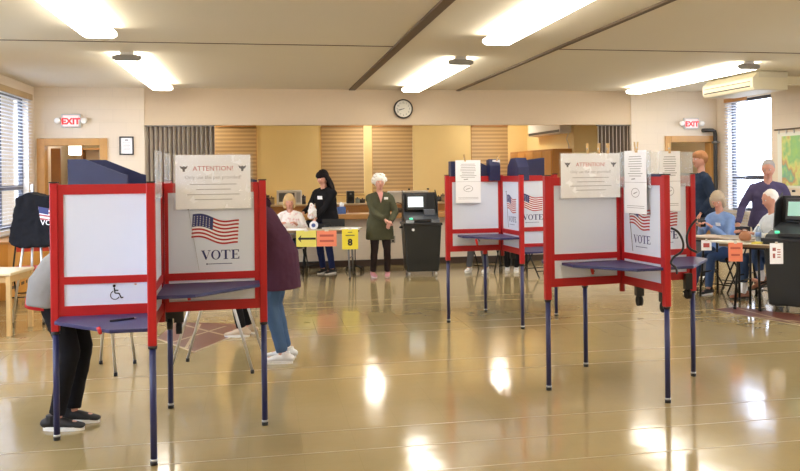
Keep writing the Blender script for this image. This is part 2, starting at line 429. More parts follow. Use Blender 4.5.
# kitchen air conditioner
a1, a0 = P(529, 130, X=kxr - .22).y, P(561, 130, X=kxr - .22).y
za, zb = P(545, 135, X=kxr - .22).z, P(545, 127, X=kxr - .22).z
t = thing('wall_air_conditioner', 'small white air conditioner high on the right yellow kitchen wall', 'air conditioner', (kxr - .11, (a0 + a1) / 2, za))
obj('casing', MB().box((kxr - .24, a0, za), (kxr - .003, a1, zb + .12)), mat('ac_white', (222, 218, 208), .4), t, True, bevel=.02)
obj('air_outlet', MB().box((kxr - .246, a0 + .05, za + .02), (kxr - .24, a1 - .05, za + .07)), BLACK, t, True)
obj('drain_hose', MB().tube([(kxr - .03, a0 + .1, za + .01), (kxr - .08, a0 + .08, za - .12), (kxr - .03, a0 + .1, za - .22), (kxr - .02, a0 + .12, za - .3)], .012), mat('hose_white', (215, 212, 205), .5), t, True)

# things standing on the far kitchen counter
KZ = .9355
def kpos(x, dy=.25): p = P(x, 203, D=cf + dy); return p.x * (cf + dy) / p.y, cf + dy
def kbox(name, x0, x1, y0, mt, label, cat, dep=.3, dy=.12, extra=None, group='things on the far kitchen counter'):
    a, b = P(x0, 200, Y=cf + dy), P(x1, 200, Y=cf + dy); zt_ = P((x0 + x1) / 2, y0, Y=cf + dy).z
    t = thing(name, label, cat, ((a.x + b.x) / 2, cf + dy + dep / 2, KZ), 0, group)
    obj('body', MB().box((a.x, cf + dy, KZ), (b.x, cf + dy + dep, zt_)), mt, t, True, bevel=.012)
    if extra: extra(t, a.x, b.x, cf + dy, zt_)
    return t
WPL = mat('appliance_white', (236, 234, 228), .35)
def mw(t, a, b, y, z):
    obj('door_window', MB().box((a + .04, y - .006, KZ + .06), (a + (b - a) * .7, y, z - .05)), mat('smoked_glass', (120, 118, 112), .2), t, True)
    obj('control_panel', MB().box((a + (b - a) * .78, y - .006, KZ + .04), (b - .03, y, z - .04)), mat('panel_grey', (190, 190, 188), .4), t, True)
kbox('microwave_oven', 277, 302, 190.5, WPL, 'white microwave oven on the kitchen counter left of the dark-haired person', 'microwave', .38, extra=mw)
def spk(t, a, b, y, z):
    obj('speaker_grille', MB().cyl(((a + b) / 2, y - .004, KZ + .1), ((a + b) / 2, y, KZ + .1), .05), RUBBER, t, True)
    obj('top_dial', MB().cyl(((a + b) / 2, y - .012, z - .06), ((a + b) / 2, y, z - .06), .02), GREYM, t, True)
kbox('counter_speaker', 347, 354.5, 191, BLACK, 'small black speaker on the kitchen counter between two windows', 'speaker', .2, extra=spk)  # black speaker with a round grille and a dial
def bx1(t, a, b, y, z):
    obj('lid', MB().box((a - .01, y - .01, z - .03), (b + .01, y + .32, z + .015)), WPL, t, True, bevel=.004)
kbox('storage_bin', 390, 403, 192, mat('bin_white', (226, 228, 224), .5), 'white storage bin on the kitchen counter beside the white-haired person', 'bin', extra=bx1)
kbox('storage_bin', 405, 428, 191.5, mat('bin_white', (0, 0, 0)), 'wide white storage bin behind the open lid of the far ballot scanner', 'bin', extra=bx1)
kbox('recipe_box', 386, 389.6, 193, mat('green_box', (70, 110, 92), .6), 'narrow green box beside the white bin on the kitchen counter', 'box', .2, extra=lambda t, a, b, y, z: obj('lid', MB().box((a - .004, y - .004, z - .02), (b + .004, y + .2, z + .006)), mat('green_lid', (54, 92, 76), .6), t, True))
for i, (x, r, h, c, nm) in enumerate(((266, .07, .2, (90, 70, 50), 'brown'), (271.5, .06, .15, (170, 150, 120), 'beige'), (303.5, .05, .17, (60, 60, 66), 'dark grey'), (357.5, .05, .1, (150, 160, 150), 'pale green'), (362.5, .06, .08, (60, 56, 52), 'black'), (433, .05, .13, (110, 84, 60), 'tan brown'), (438.5, .06, .11, (70, 70, 72), 'grey'), (443, .05, .15, (150, 130, 100), 'sandy'))):
    px, py = kpos(x, .3)
    t = thing('canister', nm + ' lidded canister on the far kitchen counter', 'canister', (px, py, KZ), 0, 'canisters on the far kitchen counter')
    obj('jar', MB().cyl((0, 0, 0), (0, 0, h * .8), r), mat('can_' + nm, c, .4), t); obj('lid', MB().cyl((0, 0, h * .8), (0, 0, h), r * 1.05), mat('lid_' + nm, tuple(int(v * .8) for v in c), .4), t)
    obj('lid_knob', MB().ball((0, 0, h + .012), .016), mat('lid_' + nm, c), t)
# things on the near serving counter
def on_ledge(x, dy=.12): p = P(x, 213, Y=Y0 + dy); return V((p.x, Y0 + dy, zw + .0005))
for x, c, l, wd, hh in ((341.5, (70, 100, 160), 'blue and white patterned tissue box on the serving counter', .13, .12), (398, (70, 60, 52), 'dark brown basket on the serving counter beside the ballot scanner', .2, .08), (431, (80, 74, 70), 'grey-brown basket on the serving counter right of the ballot scanner', .2, .1)):
    p = on_ledge(x); nm = 'tissue_box' if 'tissue' in l else 'basket'
    t = thing(nm, l, nm.replace('_', ' '), p, .1, 'small things on the serving counter')
    if nm == 'tissue_box':
        obj('carton', MB().box((-wd / 2, -.06, 0), (wd / 2, .06, hh)), mat('tissue_carton', c, .6, noise=.5, nscale=30), t, bevel=.003)
        obj('tissue', MB().loft([(0, 0, hh - .01), (.01, 0, hh + .04), (-.01, .01, hh + .075)], [(.035, .012), (.04, .01), (.012, .004)]), PAPER, t)
    else:
        b = MB().loft([(0, 0, .003), (0, 0, hh)], [(wd * .42, .07), (wd * .5, .085)], lat=(1, 0, 0), cap=False)
        obj('basket_body', b, mat('wicker_%d' % x, c, .8, noise=.4, nscale=60, bump=.6, bscale=90), t)
        b = MB(); b.tube([(-wd * .48, 0, hh)] + [(-wd * .46 * math.cos(PI * k / 8), 0, hh + .09 * math.sin(PI * k / 8)) for k in range(1, 8)] + [(wd * .48, 0, hh)], .006); obj('handle', b, mat('wicker_%d' % x, c), t)

# folded accordion partitions at both ends of the opening
def partition(x0, x1, label):
    a, b = P(x0, 170, Y=Y0 + .08).x, P(x1, 170, Y=Y0 + .08).x
    t = thing('accordion_partition', label, 'partition', ((a + b) / 2, Y0 + .1, zw), 0, 'folded accordion partitions')
    n = max(4, int(round((b - a) / .07))); pts = []
    for k in range(n * 2 + 1): pts.append((a + (b - a) * k / (2 * n), Y0 + .06 + (.07 if k % 2 else 0)))
    m = MB()
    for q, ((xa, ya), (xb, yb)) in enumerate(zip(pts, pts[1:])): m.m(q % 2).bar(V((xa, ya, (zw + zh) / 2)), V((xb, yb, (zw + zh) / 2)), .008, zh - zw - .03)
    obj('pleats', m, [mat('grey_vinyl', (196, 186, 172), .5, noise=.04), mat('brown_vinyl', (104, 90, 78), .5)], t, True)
    m = MB()
    for k in range(n): m.box((pts[2 * k + 1][0] - .012, pts[2 * k + 1][1] + .008, zw + .02), (pts[2 * k + 1][0] + .012, pts[2 * k + 1][1] + .016, zh - .02))
    obj('hinge_strips', m, BROWN, t, True)
    obj('top_track', MB().box((a, Y0 + .05, zh - .02), (b, Y0 + .15, zh)), GREYM, t, True)
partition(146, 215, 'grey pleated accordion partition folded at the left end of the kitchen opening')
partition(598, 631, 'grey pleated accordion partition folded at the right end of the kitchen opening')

# ------------------------------------------------------------------ doors
def door_set(n, x0, x1, left):
    f = MB(); fw = .1; zt = ZD
    f.box((x0 - fw, Y0 - .03, 0), (x0 + .015, Y0 - .001, zt + fw)); f.box((x1 - .015, Y0 - .03, 0), (x1 + fw, Y0 - .001, zt + fw)); f.box((x0 + .015, Y0 - .03, zt - .015), (x1 - .015, Y0 - .001, zt + fw))
    f.box((x0 + .001, Y0, 0), (x0 + .015, Y0 + T, zt - .015)); f.box((x1 - .015, Y0, 0), (x1 - .001, Y0 + T, zt - .015)); f.box((x0 + .001, Y0, zt - .015), (x1 - .001, Y0 + T, zt - .001))
    d = struct('door_%d' % n, f, WOOD, bevel=.006)
    return d
d1 = door_set(1, dl0, dl1, True); d2 = door_set(2, dr0, dr1, False)
# lobby beyond left door
struct('wall_lobby_far', MB().box((XL - 1.5, 18.2, 0), (dl0 + .32, 18.3, HC)).box((dl0 + .32, 18.2, 0), (kx0 - .15, 18.3, 1.95)).box((dl0 + .32, 18.2, 2.5), (kx0 - .15, 18.3, HC)).box((kx0 - .35, 18.2, 1.95), (kx0 - .15, 18.3, 2.5)), CREAM)
struct('wall_lobby_left', MB().box((XL - 1.6, Y0 + T, 0), (XL - 1.5, 18.3, HC)), CREAM)
struct('floor_lobby', MB().box((XL - 1.6, Y0 + T, -.1), (XL - .2, 18.3, 0)), mat('lobby_floor', (160, 135, 98), .3))
struct('ceiling_lobby', MB().box((XL - 1.6, Y0 + T, HC), (XL - .2, 18.3, HC + .1)), M_CEIL)
yd = Y0 + .55; xa, xb = P(51, 170, Y=yd).x, P(60.5, 170, Y=yd).x
t = thing('open_door', 'brown wooden door standing open inside the left doorway', 'door', (xa, yd, 0))
obj('door_leaf', MB().box((xa, yd, .01), (xb, yd + .045, 2.04)), WOODD, t, True, bevel=.003)
obj('door_knob', MB().ball((xb - .04, yd - .04, .98), .03).cyl((xb - .04, yd - .04, .98), (xb - .04, yd, .98), .012), ALU, t, True)
a, b = P(68.5, 150, Y=Y0 + 1.2), P(80, 150, Y=Y0 + 1.2)
t = thing('lobby_light', 'small square lit ceiling lamp seen through the left doorway', 'lamp', ((a.x + b.x) / 2, Y0 + 1.2, 2.2))
z0, z1 = P(74, 155, Y=Y0 + 1.2).z, P(74, 144.5, Y=Y0 + 1.2).z
obj('diffuser', MB().box((a.x, Y0 + 1.2, z0), (b.x, Y0 + 1.34, z1)), mat('lobby_glow', (255, 250, 240), .5, emit=3.5), t, True, bevel=.01)
obj('hanger', MB().cyl(((a.x + b.x) / 2, Y0 + 1.27, z1), ((a.x + b.x) / 2, Y0 + 1.27, HC), .012), ALU, t, True)
yb_ = Y0 + 1.9; xa, xb = P(83, 170, Y=yb_).x, P(112, 170, Y=yb_).x
t = thing('bookshelf', 'wooden shelf unit inside the left doorway', 'shelf', ((xa + xb) / 2, yb_ + .15, 0))
m = MB()
for z in (.02, .45, .9, 1.35, 1.75, 2.05): m.box((xa, yb_, z), (xb, yb_ + .3, z + .03))
obj('shelf_boards', m, WOOD, t, True)
obj('side_panels', MB().box((xa - .03, yb_, 0), (xa, yb_ + .3, 2.08)).box((xb, yb_, 0), (xb + .03, yb_ + .3, 2.08)), WOODD, t, True)
obj('back_board', MB().box((xa, yb_ + .28, .02), (xb, yb_ + .3, 2.08)), CREAM, t, True)
t = thing('lobby_glow', 'flat white glowing panel added out of sight to light the lobby', 'lamp', (dl0 + .1, Y0 + 1.0, HC - .06))  # added panel out of view, fills the lobby with light
obj('diffuser', MB().box((-.3, -.3, 0), (.3, .3, .05)), mat('side_room_fill', (255, 248, 235), .5, emit=7, emit_rgb=(255, 240, 214)), t)
obj('rim', MB().box((-.32, -.32, .045), (.32, .32, .06)), ALU, t)
# corridor behind right door
struct('wall_corridor', MB().box((oxr + .25, Y0 + 1.9, 0), (XR + .2, Y0 + 2.0, HC)), mat('corridor_paint', (150, 118, 78), .7))
t = thing('inner_door', 'closed brown door at the back of the right doorway', 'door', ((dr0 + dr1) / 2, Y0 + 1.87, 0))
obj('door_leaf', MB().box((dr0 + .12, Y0 + 1.85, .01), (min(dr0 + 1.0, XR - .01), Y0 + 1.895, 2.1)), mat('mid_brown_door', (158, 108, 60), .4, noise=.15, nscale=4), t, True, bevel=.004)
obj('door_knob', MB().ball((dr0 + .2, Y0 + 1.82, 1.0), .03), ALU, t, True)

t = thing('corridor_fill', 'flat white glowing panel added out of sight to brighten the corridor', 'lamp', (dr0 + .1, Y0 + .75, HC - .06))  # unseen glowing panel added so the right doorway is not black
obj('diffuser', MB().box((-.3, -.3, 0), (.3, .3, .05)), mat('corridor_fill_glow', (255, 248, 235), .5, emit=2.2, emit_rgb=(255, 240, 214)), t)
obj('rim', MB().box((-.32, -.32, .045), (.32, .32, .06)), ALU, t)
# ------------------------------------------------------------------ ceiling
HG = .022
def groove(xa, wdt, n):
    struct('trim_ceiling_%d' % n, MB().box((xa - wdt / 2, YB, HC - HG), (xa + wdt / 2, Y0, HC)), BROWN)
g1 = P(352, 92, Y=Y0).x; g2 = P(458, 92, Y=Y0).x
groove(g1, .10, 1); groove(g2, .055, 2)
seam = P(200, 43, z=HC).y
struct('trim_ceiling_3', MB().box((XL, seam - .011, HC - .006), (g1 - .05, seam + .011, HC)), BROWN)
struct('trim_ceiling_4', MB().box((g2 + .03, seam - .011, HC - .006), (XR, seam + .011, HC)), BROWN)
struct('trim_ceiling_5', MB().box((XL, seam - 5.6, HC - .008), (g1 - .05, seam - 5.57, HC)).box((g2 + .03, seam - 5.6, HC - .008), (XR, seam - 5.57, HC)), BROWN)

# fluorescent fixtures
def make_light():
    t = thing('ceiling_light', 'x', 'ceiling light', (0, 0, 0), 0, 'fluorescent ceiling lights')
    L = LEN
    obj('housing', MB().box((-.075, -L / 2, -.045), (.075, L / 2, 0)), mat('white_housing', (220, 216, 206), .5), t, bevel=.006)
    poly = [(-.155, -.05), (-.155, -.085), (-.12, -.105), (.12, -.105), (.155, -.085), (.155, -.05), (.09, -.032), (-.09, -.032)]
    obj('diffuser', MB().prism([(x, -L / 2 + .02, z) for x, z in poly], (0, L - .04, 0)), LAMP, t)
    for y in (-L / 2, L / 2 - .02):
        obj('end_cap', MB().prism([(x * 1.02, y, z * 1.02 + .002) for x, z in poly], (0, .02, 0)), mat('grey_cap', (150, 146, 138), .5), t)
    obj('seam_ring', MB().prism([(x * 1.006, -L / 6 - .006, z * 1.004) for x, z in poly], (0, .012, 0)).prism([(x * 1.006, L / 6 - .006, z * 1.004) for x, z in poly], (0, .012, 0)), mat('ring_grey', (190, 186, 176), .5), t)
    return t
LZ = HC - .095
fa = P(160, 90.2, z=LZ); na = P(127, 57, z=LZ)
fb = P(412, 91, z=LZ); nb = P(460, 65, z=LZ)
fc = P(630, 93.5, z=LZ); nc = P(742, 71, z=LZ)
LEN = 3.7
print('LIGHTS', fa, na, fb, nb, fc, nc)
yf = min(14.8, (fa.y + fb.y + fc.y) / 3); 
LXs = [(fa.x + na.x) / 2, (fb.x + nb.x) / 2, (fc.x + nc.x) / 2]
f0 = P(99, 36.5, z=LZ); f2 = P(497, 45, z=LZ)
yf2 = (f0.y + f2.y) / 2
print('LX', LXs, yf, yf2, f0, f2)
proto = make_light()
names = {(0, 0): 'fluorescent ceiling light nearest the left exit sign, above the left doorway', (1, 0): 'fluorescent ceiling light ending above the wall clock', (2, 0): 'fluorescent ceiling light beside the ceiling air conditioner',
         (0, 1): 'fluorescent ceiling light cut by the top of the photo, above the left voting booth', (1, 1): 'fluorescent ceiling light cut by the top edge, right of the wide brown ceiling strip'}
yl = [yf - LEN / 2, yf2 - LEN / 2, yf2 - LEN / 2 - 5.0, -4.2]
first = True
for r in range(4):
    for c in range(3):
        loc = (LXs[c], yl[r] + (.05 if c == 2 and r == 0 else 0), HC)
        lb = names.get((c, r), 'fluorescent ceiling light outside the photo, over the nearer half of the hall')
        if first: proto.location = loc; proto['label'] = lb; WM[proto.name] = Matrix.Translation(V(loc)); first = False
        else: copy_thing(proto, loc, 0, lb)
# kitchen ceiling lamps (seen mirrored in the floor)
for i, (x, y) in enumerate(((375, 383), (500, 378), (200, 383))):
    r = ray(x, y); k = (H_CAM + HC - .1) / -r.z; p = EYE + r * k
    t = thing('kitchen_lamp', ('round ceiling lamp of the kitchen, middle one hidden by the header', 'round ceiling lamp of the kitchen, right one hidden by the header', 'round ceiling lamp of the kitchen, left one hidden by the header')[i], 'ceiling lamp', (p.x, min(p.y, KY - .5), HC - .11), 0, 'kitchen ceiling lamps')
    obj('shade', MB().cyl((0, 0, 0), (0, 0, .08), .15, .17, 24), mat('kitchen_lamp_glow', (255, 246, 226), .5, emit=40, emit_rgb=(255, 247, 232)), t)
    obj('rim', MB().cyl((0, 0, .08), (0, 0, .108), .19, .19, 24), ALU, t)

# ------------------------------------------------------------------ wall fittings
def exit_sign(x0, x1, y0, y1, label):
    a, b = P(x0, y1, Y=Y0 - .06), P(x1, y0, Y=Y0 - .06); cx = (a.x + b.x) / 2
    t = thing('exit_sign', label, 'exit sign', (cx, Y0 - .03, a.z), 0, 'lit red exit signs')
    c = obj('housing', MB().box((a.x, Y0 - .06, a.z), (b.x, Y0, b.z)), mat('exit_housing', (200, 206, 204), .4), t, True, bevel=.012)
    f = obj('face_plate', MB().box((a.x + .035, Y0 - .066, a.z + .025), (b.x - .035, Y0 - .06, b.z - .025)), mat('exit_face', (255, 225, 222), .4, emit=.6, emit_rgb=(255, 130, 130)), t, True)
    F = frame((cx, Y0 - .066, a.z), (1, 0, 0)); m = MB(); text_mb(m, 'EXIT', F, 0, (b.z - a.z) * .25, (b.z - a.z) * .62, bold=.006)
    obj('exit_letters', m, mat('exit_red', (235, 40, 45), .4, emit=1.0, emit_rgb=(255, 20, 30)), f, True, fix=False)
    for s in (-1, 1):
        q = V((cx + s * ((b.x - a.x) / 2 + .05), Y0 - .09, (a.z + b.z) / 2))
        h = obj('emergency_lamp', MB().cyl(q, q + V((0, .05, 0)), .045, .05, 16).cyl(q + V((-s * .06, .06, 0)), q + V((0, .06, 0)), .012), WPL, t, True)
        obj('lens', MB().ball(q, (.042, .012, .042)), mat('lens_clear', (250, 250, 245), .1), h, True)
exit_sign(61, 80.5, 114, 127.5, 'lit red exit sign with two lamp heads above the left doorway')
exit_sign(684.5, 699, 118, 129, 'lit red exit sign with two lamp heads above the right doorway')

c = P(403.3, 108.8, Y=Y0 - .02); R = .165
t = thing('wall_clock', 'round white wall clock with black rim above the kitchen opening', 'clock', (c.x, Y0, c.z - R))
ring = MB(); n = 40
for k in range(n):
    a0_, a1_ = 2 * PI * k / n, 2 * PI * (k + 1) / n
    p = lambda a, r, y: V((c.x + r * math.cos(a), y, c.z + r * math.sin(a)))
    ring.hexa([p(a0_, R - .022, Y0 - .045), p(a0_, R, Y0 - .035), p(a1_, R, Y0 - .035), p(a1_, R - .022, Y0 - .045), p(a0_, R - .022, Y0 + .015), p(a0_, R, Y0 + .015), p(a1_, R, Y0 + .015), p(a1_, R - .022, Y0 + .015)])
obj('rim', ring, mat('clock_rim', (50, 42, 34), .4), t, True)
obj('dial', MB().cyl((c.x, Y0 - .025, c.z), (c.x, Y0 + .015, c.z), R - .02, seg=32), mat('clock_dial', (226, 222, 206), .4), t, True)
F = frame((c.x, Y0 - .025, c.z), (1, 0, 0)); m = MB()
for h in range(1, 13):
    a = PI / 2 - h * PI / 6; m = MB(); text_mb(m, str(h), F, .105 * math.cos(a), .105 * math.sin(a) - .014, .042)
    obj('numeral', m, INK, t, True, fix=False)
def hand(name, ang, L, w):
    m = MB(); d = V((math.cos(ang), 0, math.sin(ang))); cc = V((c.x, Y0 - .03, c.z)); m.bar(cc - d * .02, cc + d * L, w, .003, up=V((0, 1, 0))); obj(name, m, INK, t, True)
hand('hour_hand', math.radians(200), .075, .009); hand('minute_hand', math.radians(193), .11, .006)

a, b = P(119.5, 155, Y=Y0 - .02), P(133.5, 136.5, Y=Y0 - .02)
t = thing('framed_certificate', 'small black-framed certificate on the wall right of the left doorway', 'picture', ((a.x + b.x) / 2, Y0, a.z))
f = MB(); e = .02
f.box((a.x, Y0 - .025, a.z), (a.x + e, Y0, b.z)).box((b.x - e, Y0 - .025, a.z), (b.x, Y0, b.z)).box((a.x + e, Y0 - .025, a.z), (b.x - e, Y0, a.z + e)).box((a.x + e, Y0 - .025, b.z - e), (b.x - e, Y0, b.z))
obj('frame', f, BLACK, t, True); obj('sheet', MB().box((a.x + e, Y0 - .012, a.z + e), (b.x - e, Y0, b.z - e)), PAPER, t, True)
F = frame(((a.x + b.x) / 2, Y0 - .012, a.z), (1, 0, 0)); m = MB()
for k in range(7): m.face([F(-.06 + .01 * (k % 3), .06 + k * .022), F(.06 - .01 * (k % 2), .06 + k * .022), F(.06 - .01 * (k % 2), .067 + k * .022), F(-.06 + .01 * (k % 3), .067 + k * .022)])
m.prism([F(-.03, .225), F(.03, .225), F(.02, .25), F(-.02, .25)], (0, -.001, 0))
obj('printed_lines', m, GREYINK, t, True, fix=False)

# outlet on half wall
p = P(393, 239.5, Y=Y0)
t = thing('wall_outlet', 'grey wall outlet low on the half wall beside the ballot scanner', 'outlet', (p.x, Y0 + .02, p.z - .06))
obj('cover_plate', MB().box((p.x - .04, Y0 + .01, p.z - .06), (p.x + .04, Y0 + .02, p.z + .06)), mat('outlet_grey', (150, 142, 128), .4), t, True, bevel=.003)
obj('socket', MB().box((p.x - .018, Y0 + .006, p.z - .04), (p.x + .018, Y0 + .01, p.z - .01)).box((p.x - .018, Y0 + .006, p.z + .01), (p.x + .018, Y0 + .01, p.z + .04)), BLACK, t, True)

# pipe in the right back corner
pp = P(721.5, 130, D=P(719, 130, Y=Y0 - .12).y * 1.0); r0 = .036
px_, py_ = XR - .1, Y0 - .12
pt = P(721, 127.5, Y=py_).z - .05
t = thing('drain_pipe', 'black pipe bending out of the back wall and down the right corner', 'pipe', (px_, py_, 0))
pts = [(px_ - .18, Y0 - .005, pt), (px_ - .16, py_ + .02, pt), (px_ - .13, py_, pt), (px_ - .05, py_, pt), (px_ - .01, py_, pt - .02), (px_, py_, pt - .07), (px_, py_, 1.4), (px_, py_, .002)]
obj('pipe_run', MB().loft(pts, [r0] * len(pts), seg=14, cap=False), mat('pipe_black', (46, 42, 38), .5), t, True)
obj('pipe_clamp', MB().cyl((px_, py_, pt - .2), (px_, py_, pt - .24), .062).box((px_, py_ - .01, pt - .23), (px_ + .095, py_ + .01, pt - .21)), GREYM, t, True)

# ceiling air conditioner
s0, s1 = P(752.5, 77, z=HC - .02), P(702.5, 96, z=HC - .28)
ax0 = P(752.5, 89, z=HC - .27)
ay0 = ax0.y; axx = ax0.x; ay1 = P(702.5, 90, X=axx).y
ax1 = min(XR - .35, P(788, 90, Y=ay0).x)
print('AC', axx, ay0, ay1, ax1, XR)
t = thing('ceiling_air_conditioner', 'cream air conditioner hung under the ceiling beside the right window', 'air conditioner', ((axx + ax1) / 2, (ay0 + ay1) / 2, HC - .28))
cs = [(axx + .03, HC - .28), (ax1, HC - .28), (ax1, HC - .01), (axx + .10, HC - .01), (axx, HC - .10), (axx, HC - .24)]
ACM = mat('ac_cream', (212, 204, 178), .45)
obj('casing', MB().prism([(x, ay0, z) for x, z in cs], (0, ay1 - ay0, 0)), ACM, t, True, bevel=.008)
obj('air_outlet', MB().box((axx - .004, ay0 + .06, HC - .232), (axx, ay1 - .06, HC - .214)).box((axx - .004, ay0 + .06, HC - .158), (axx, ay1 - .06, HC - .149)), mat('slot_dark', (60, 50, 36), .6), t, True)
obj('flap', MB().box((axx - .006, ay0 + .07, HC - .21), (axx - .001, ay1 - .07, HC - .16)), mat('ac_flap', (216, 204, 156), .4), t, True)
m = MB()
for k in range(8): m.box((axx + .12 + k * .055, ay0 - .004, HC - .05), (axx + .15 + k * .055, ay0, HC - .035))
obj('vent_slots', m, mat('slot_grey', (120, 116, 104), .6), t, True)
obj('top_panel', MB().box((axx + .1, ay0 - .006, HC - .10), (ax1 - .01, ay0 - .001, HC - .02)), mat('ac_grey', (196, 190, 170), .5), t, True)
obj('pipe_cover', MB().box((ax1, ay0 + .02, HC - .2), (XR, ay0 + .14, HC - .08)), ACM, t, True, bevel=.01)

# map on right wall
ma = P(778, 133, X=XR); 
my1 = ma.y; my0 = my1 - 1.35; mz1 = ma.z; mz0 = P(785, 188, X=XR).z
t = thing('wall_map', 'large green map poster hanging from a rail on the right wall', 'map', (XR - .01, (my0 + my1) / 2, mz0))
obj('map_sheet', MB().box((XR - .012, my0, mz0), (XR - .004, my1, mz1)), mat('map_border', (226, 226, 214), .6), t, True)
mm = bpy.data.materials.new('map_print'); mm.use_nodes = True; nt = mm.node_tree; b = nt.nodes['Principled BSDF']
tc = nt.nodes.new('ShaderNodeTexCoord'); vo = nt.nodes.new('ShaderNodeTexNoise'); vo.inputs['Scale'].default_value = 2.6; vo.inputs['Detail'].default_value = 3
cr = nt.nodes.new('ShaderNodeValToRGB'); e = cr.color_ramp.elements
cols = [(0, (160, 200, 120)), (.3, (140, 190, 130)), (.5, (206, 208, 130)), (.66, (196, 150, 110)), (.82, (120, 178, 150)), (1, (170, 205, 135))]
e[0].position = 0; e[0].color = (*lin(cols[0][1]), 1); e[1].position = 1; e[1].color = (*lin(cols[-1][1]), 1)
for q, cc in cols[1:-1]: z = e.new(q); z.color = (*lin(cc), 1)
nt.links.new(tc.outputs['Object'], vo.inputs['Vector']); mrp = nt.nodes.new('ShaderNodeMapRange'); mrp.inputs[1].default_value = .3; mrp.inputs[2].default_value = .7; nt.links.new(vo.outputs[0], mrp.inputs[0]); nt.links.new(mrp.outputs[0], cr.inputs[0]); nt.links.new(cr.outputs[0], b.inputs['Base Color']); b.inputs['Roughness'].default_value = .5
obj('printed_map', MB().box((XR - .0135, my0 + .1, mz0 + .04), (XR - .012, my1 - .12, mz1 - .06)), mm, t, True)
obj('hanging_rail', MB().cyl((XR - .02, my0 - .03, mz1 + .05), (XR - .02, my1 + .06, mz1 + .05), .012), BROWN, t, True)
for k in range(7):
    y = my0 + .05 + k * (my1 - my0 - .1) / 6; obj('map_clip', MB().box((XR - .024, y - .012, mz1 - .02), (XR - .01, y + .012, mz1 + .05)), ALU, t, True)

# ------------------------------------------------------------------ floor markings
LINE = mat('pale_floor_line', (178, 160, 126), .3)
k = 0
for y in (4.63, 5.07, 5.48, 6.87, 7.33, 8.72, 9.16, 10.55, 11.0):
    k += 1
    struct('floor_line_%d' % k, MB().box((XL, y, 0), (XR, y + .012, .0008)), LINE)
MAR = mat('maroon_tile', (104, 56, 46), .35, noise=.15, nscale=8)
def court(pts, name, inner):
    struct(name, MB().prism([P(x, y, z=0) for x, y in pts], (0, 0, .001)), MAR)
    m = MB()
    for (xa, ya, xb, yb) in inner: m.bar(P(xa, ya, z=.0016), P(xb, yb, z=.0016), .03, .0012)
    struct(name + '_lines', m, LINE)
court([(156, 339), (194, 353), (249, 330), (238, 324), (176, 322)], 'floor_shuffleboard_near', [(170, 343, 226, 326), (158, 339, 194, 352), (194, 352, 248, 330), (176, 323, 232, 337), (186, 348, 200, 324)])
court([(712, 309.5), (735, 307), (830, 318), (830, 330)], 'floor_shuffleboard_far', [(730, 314, 830, 325), (740, 309, 815, 328), (712, 309.5, 830, 331)])

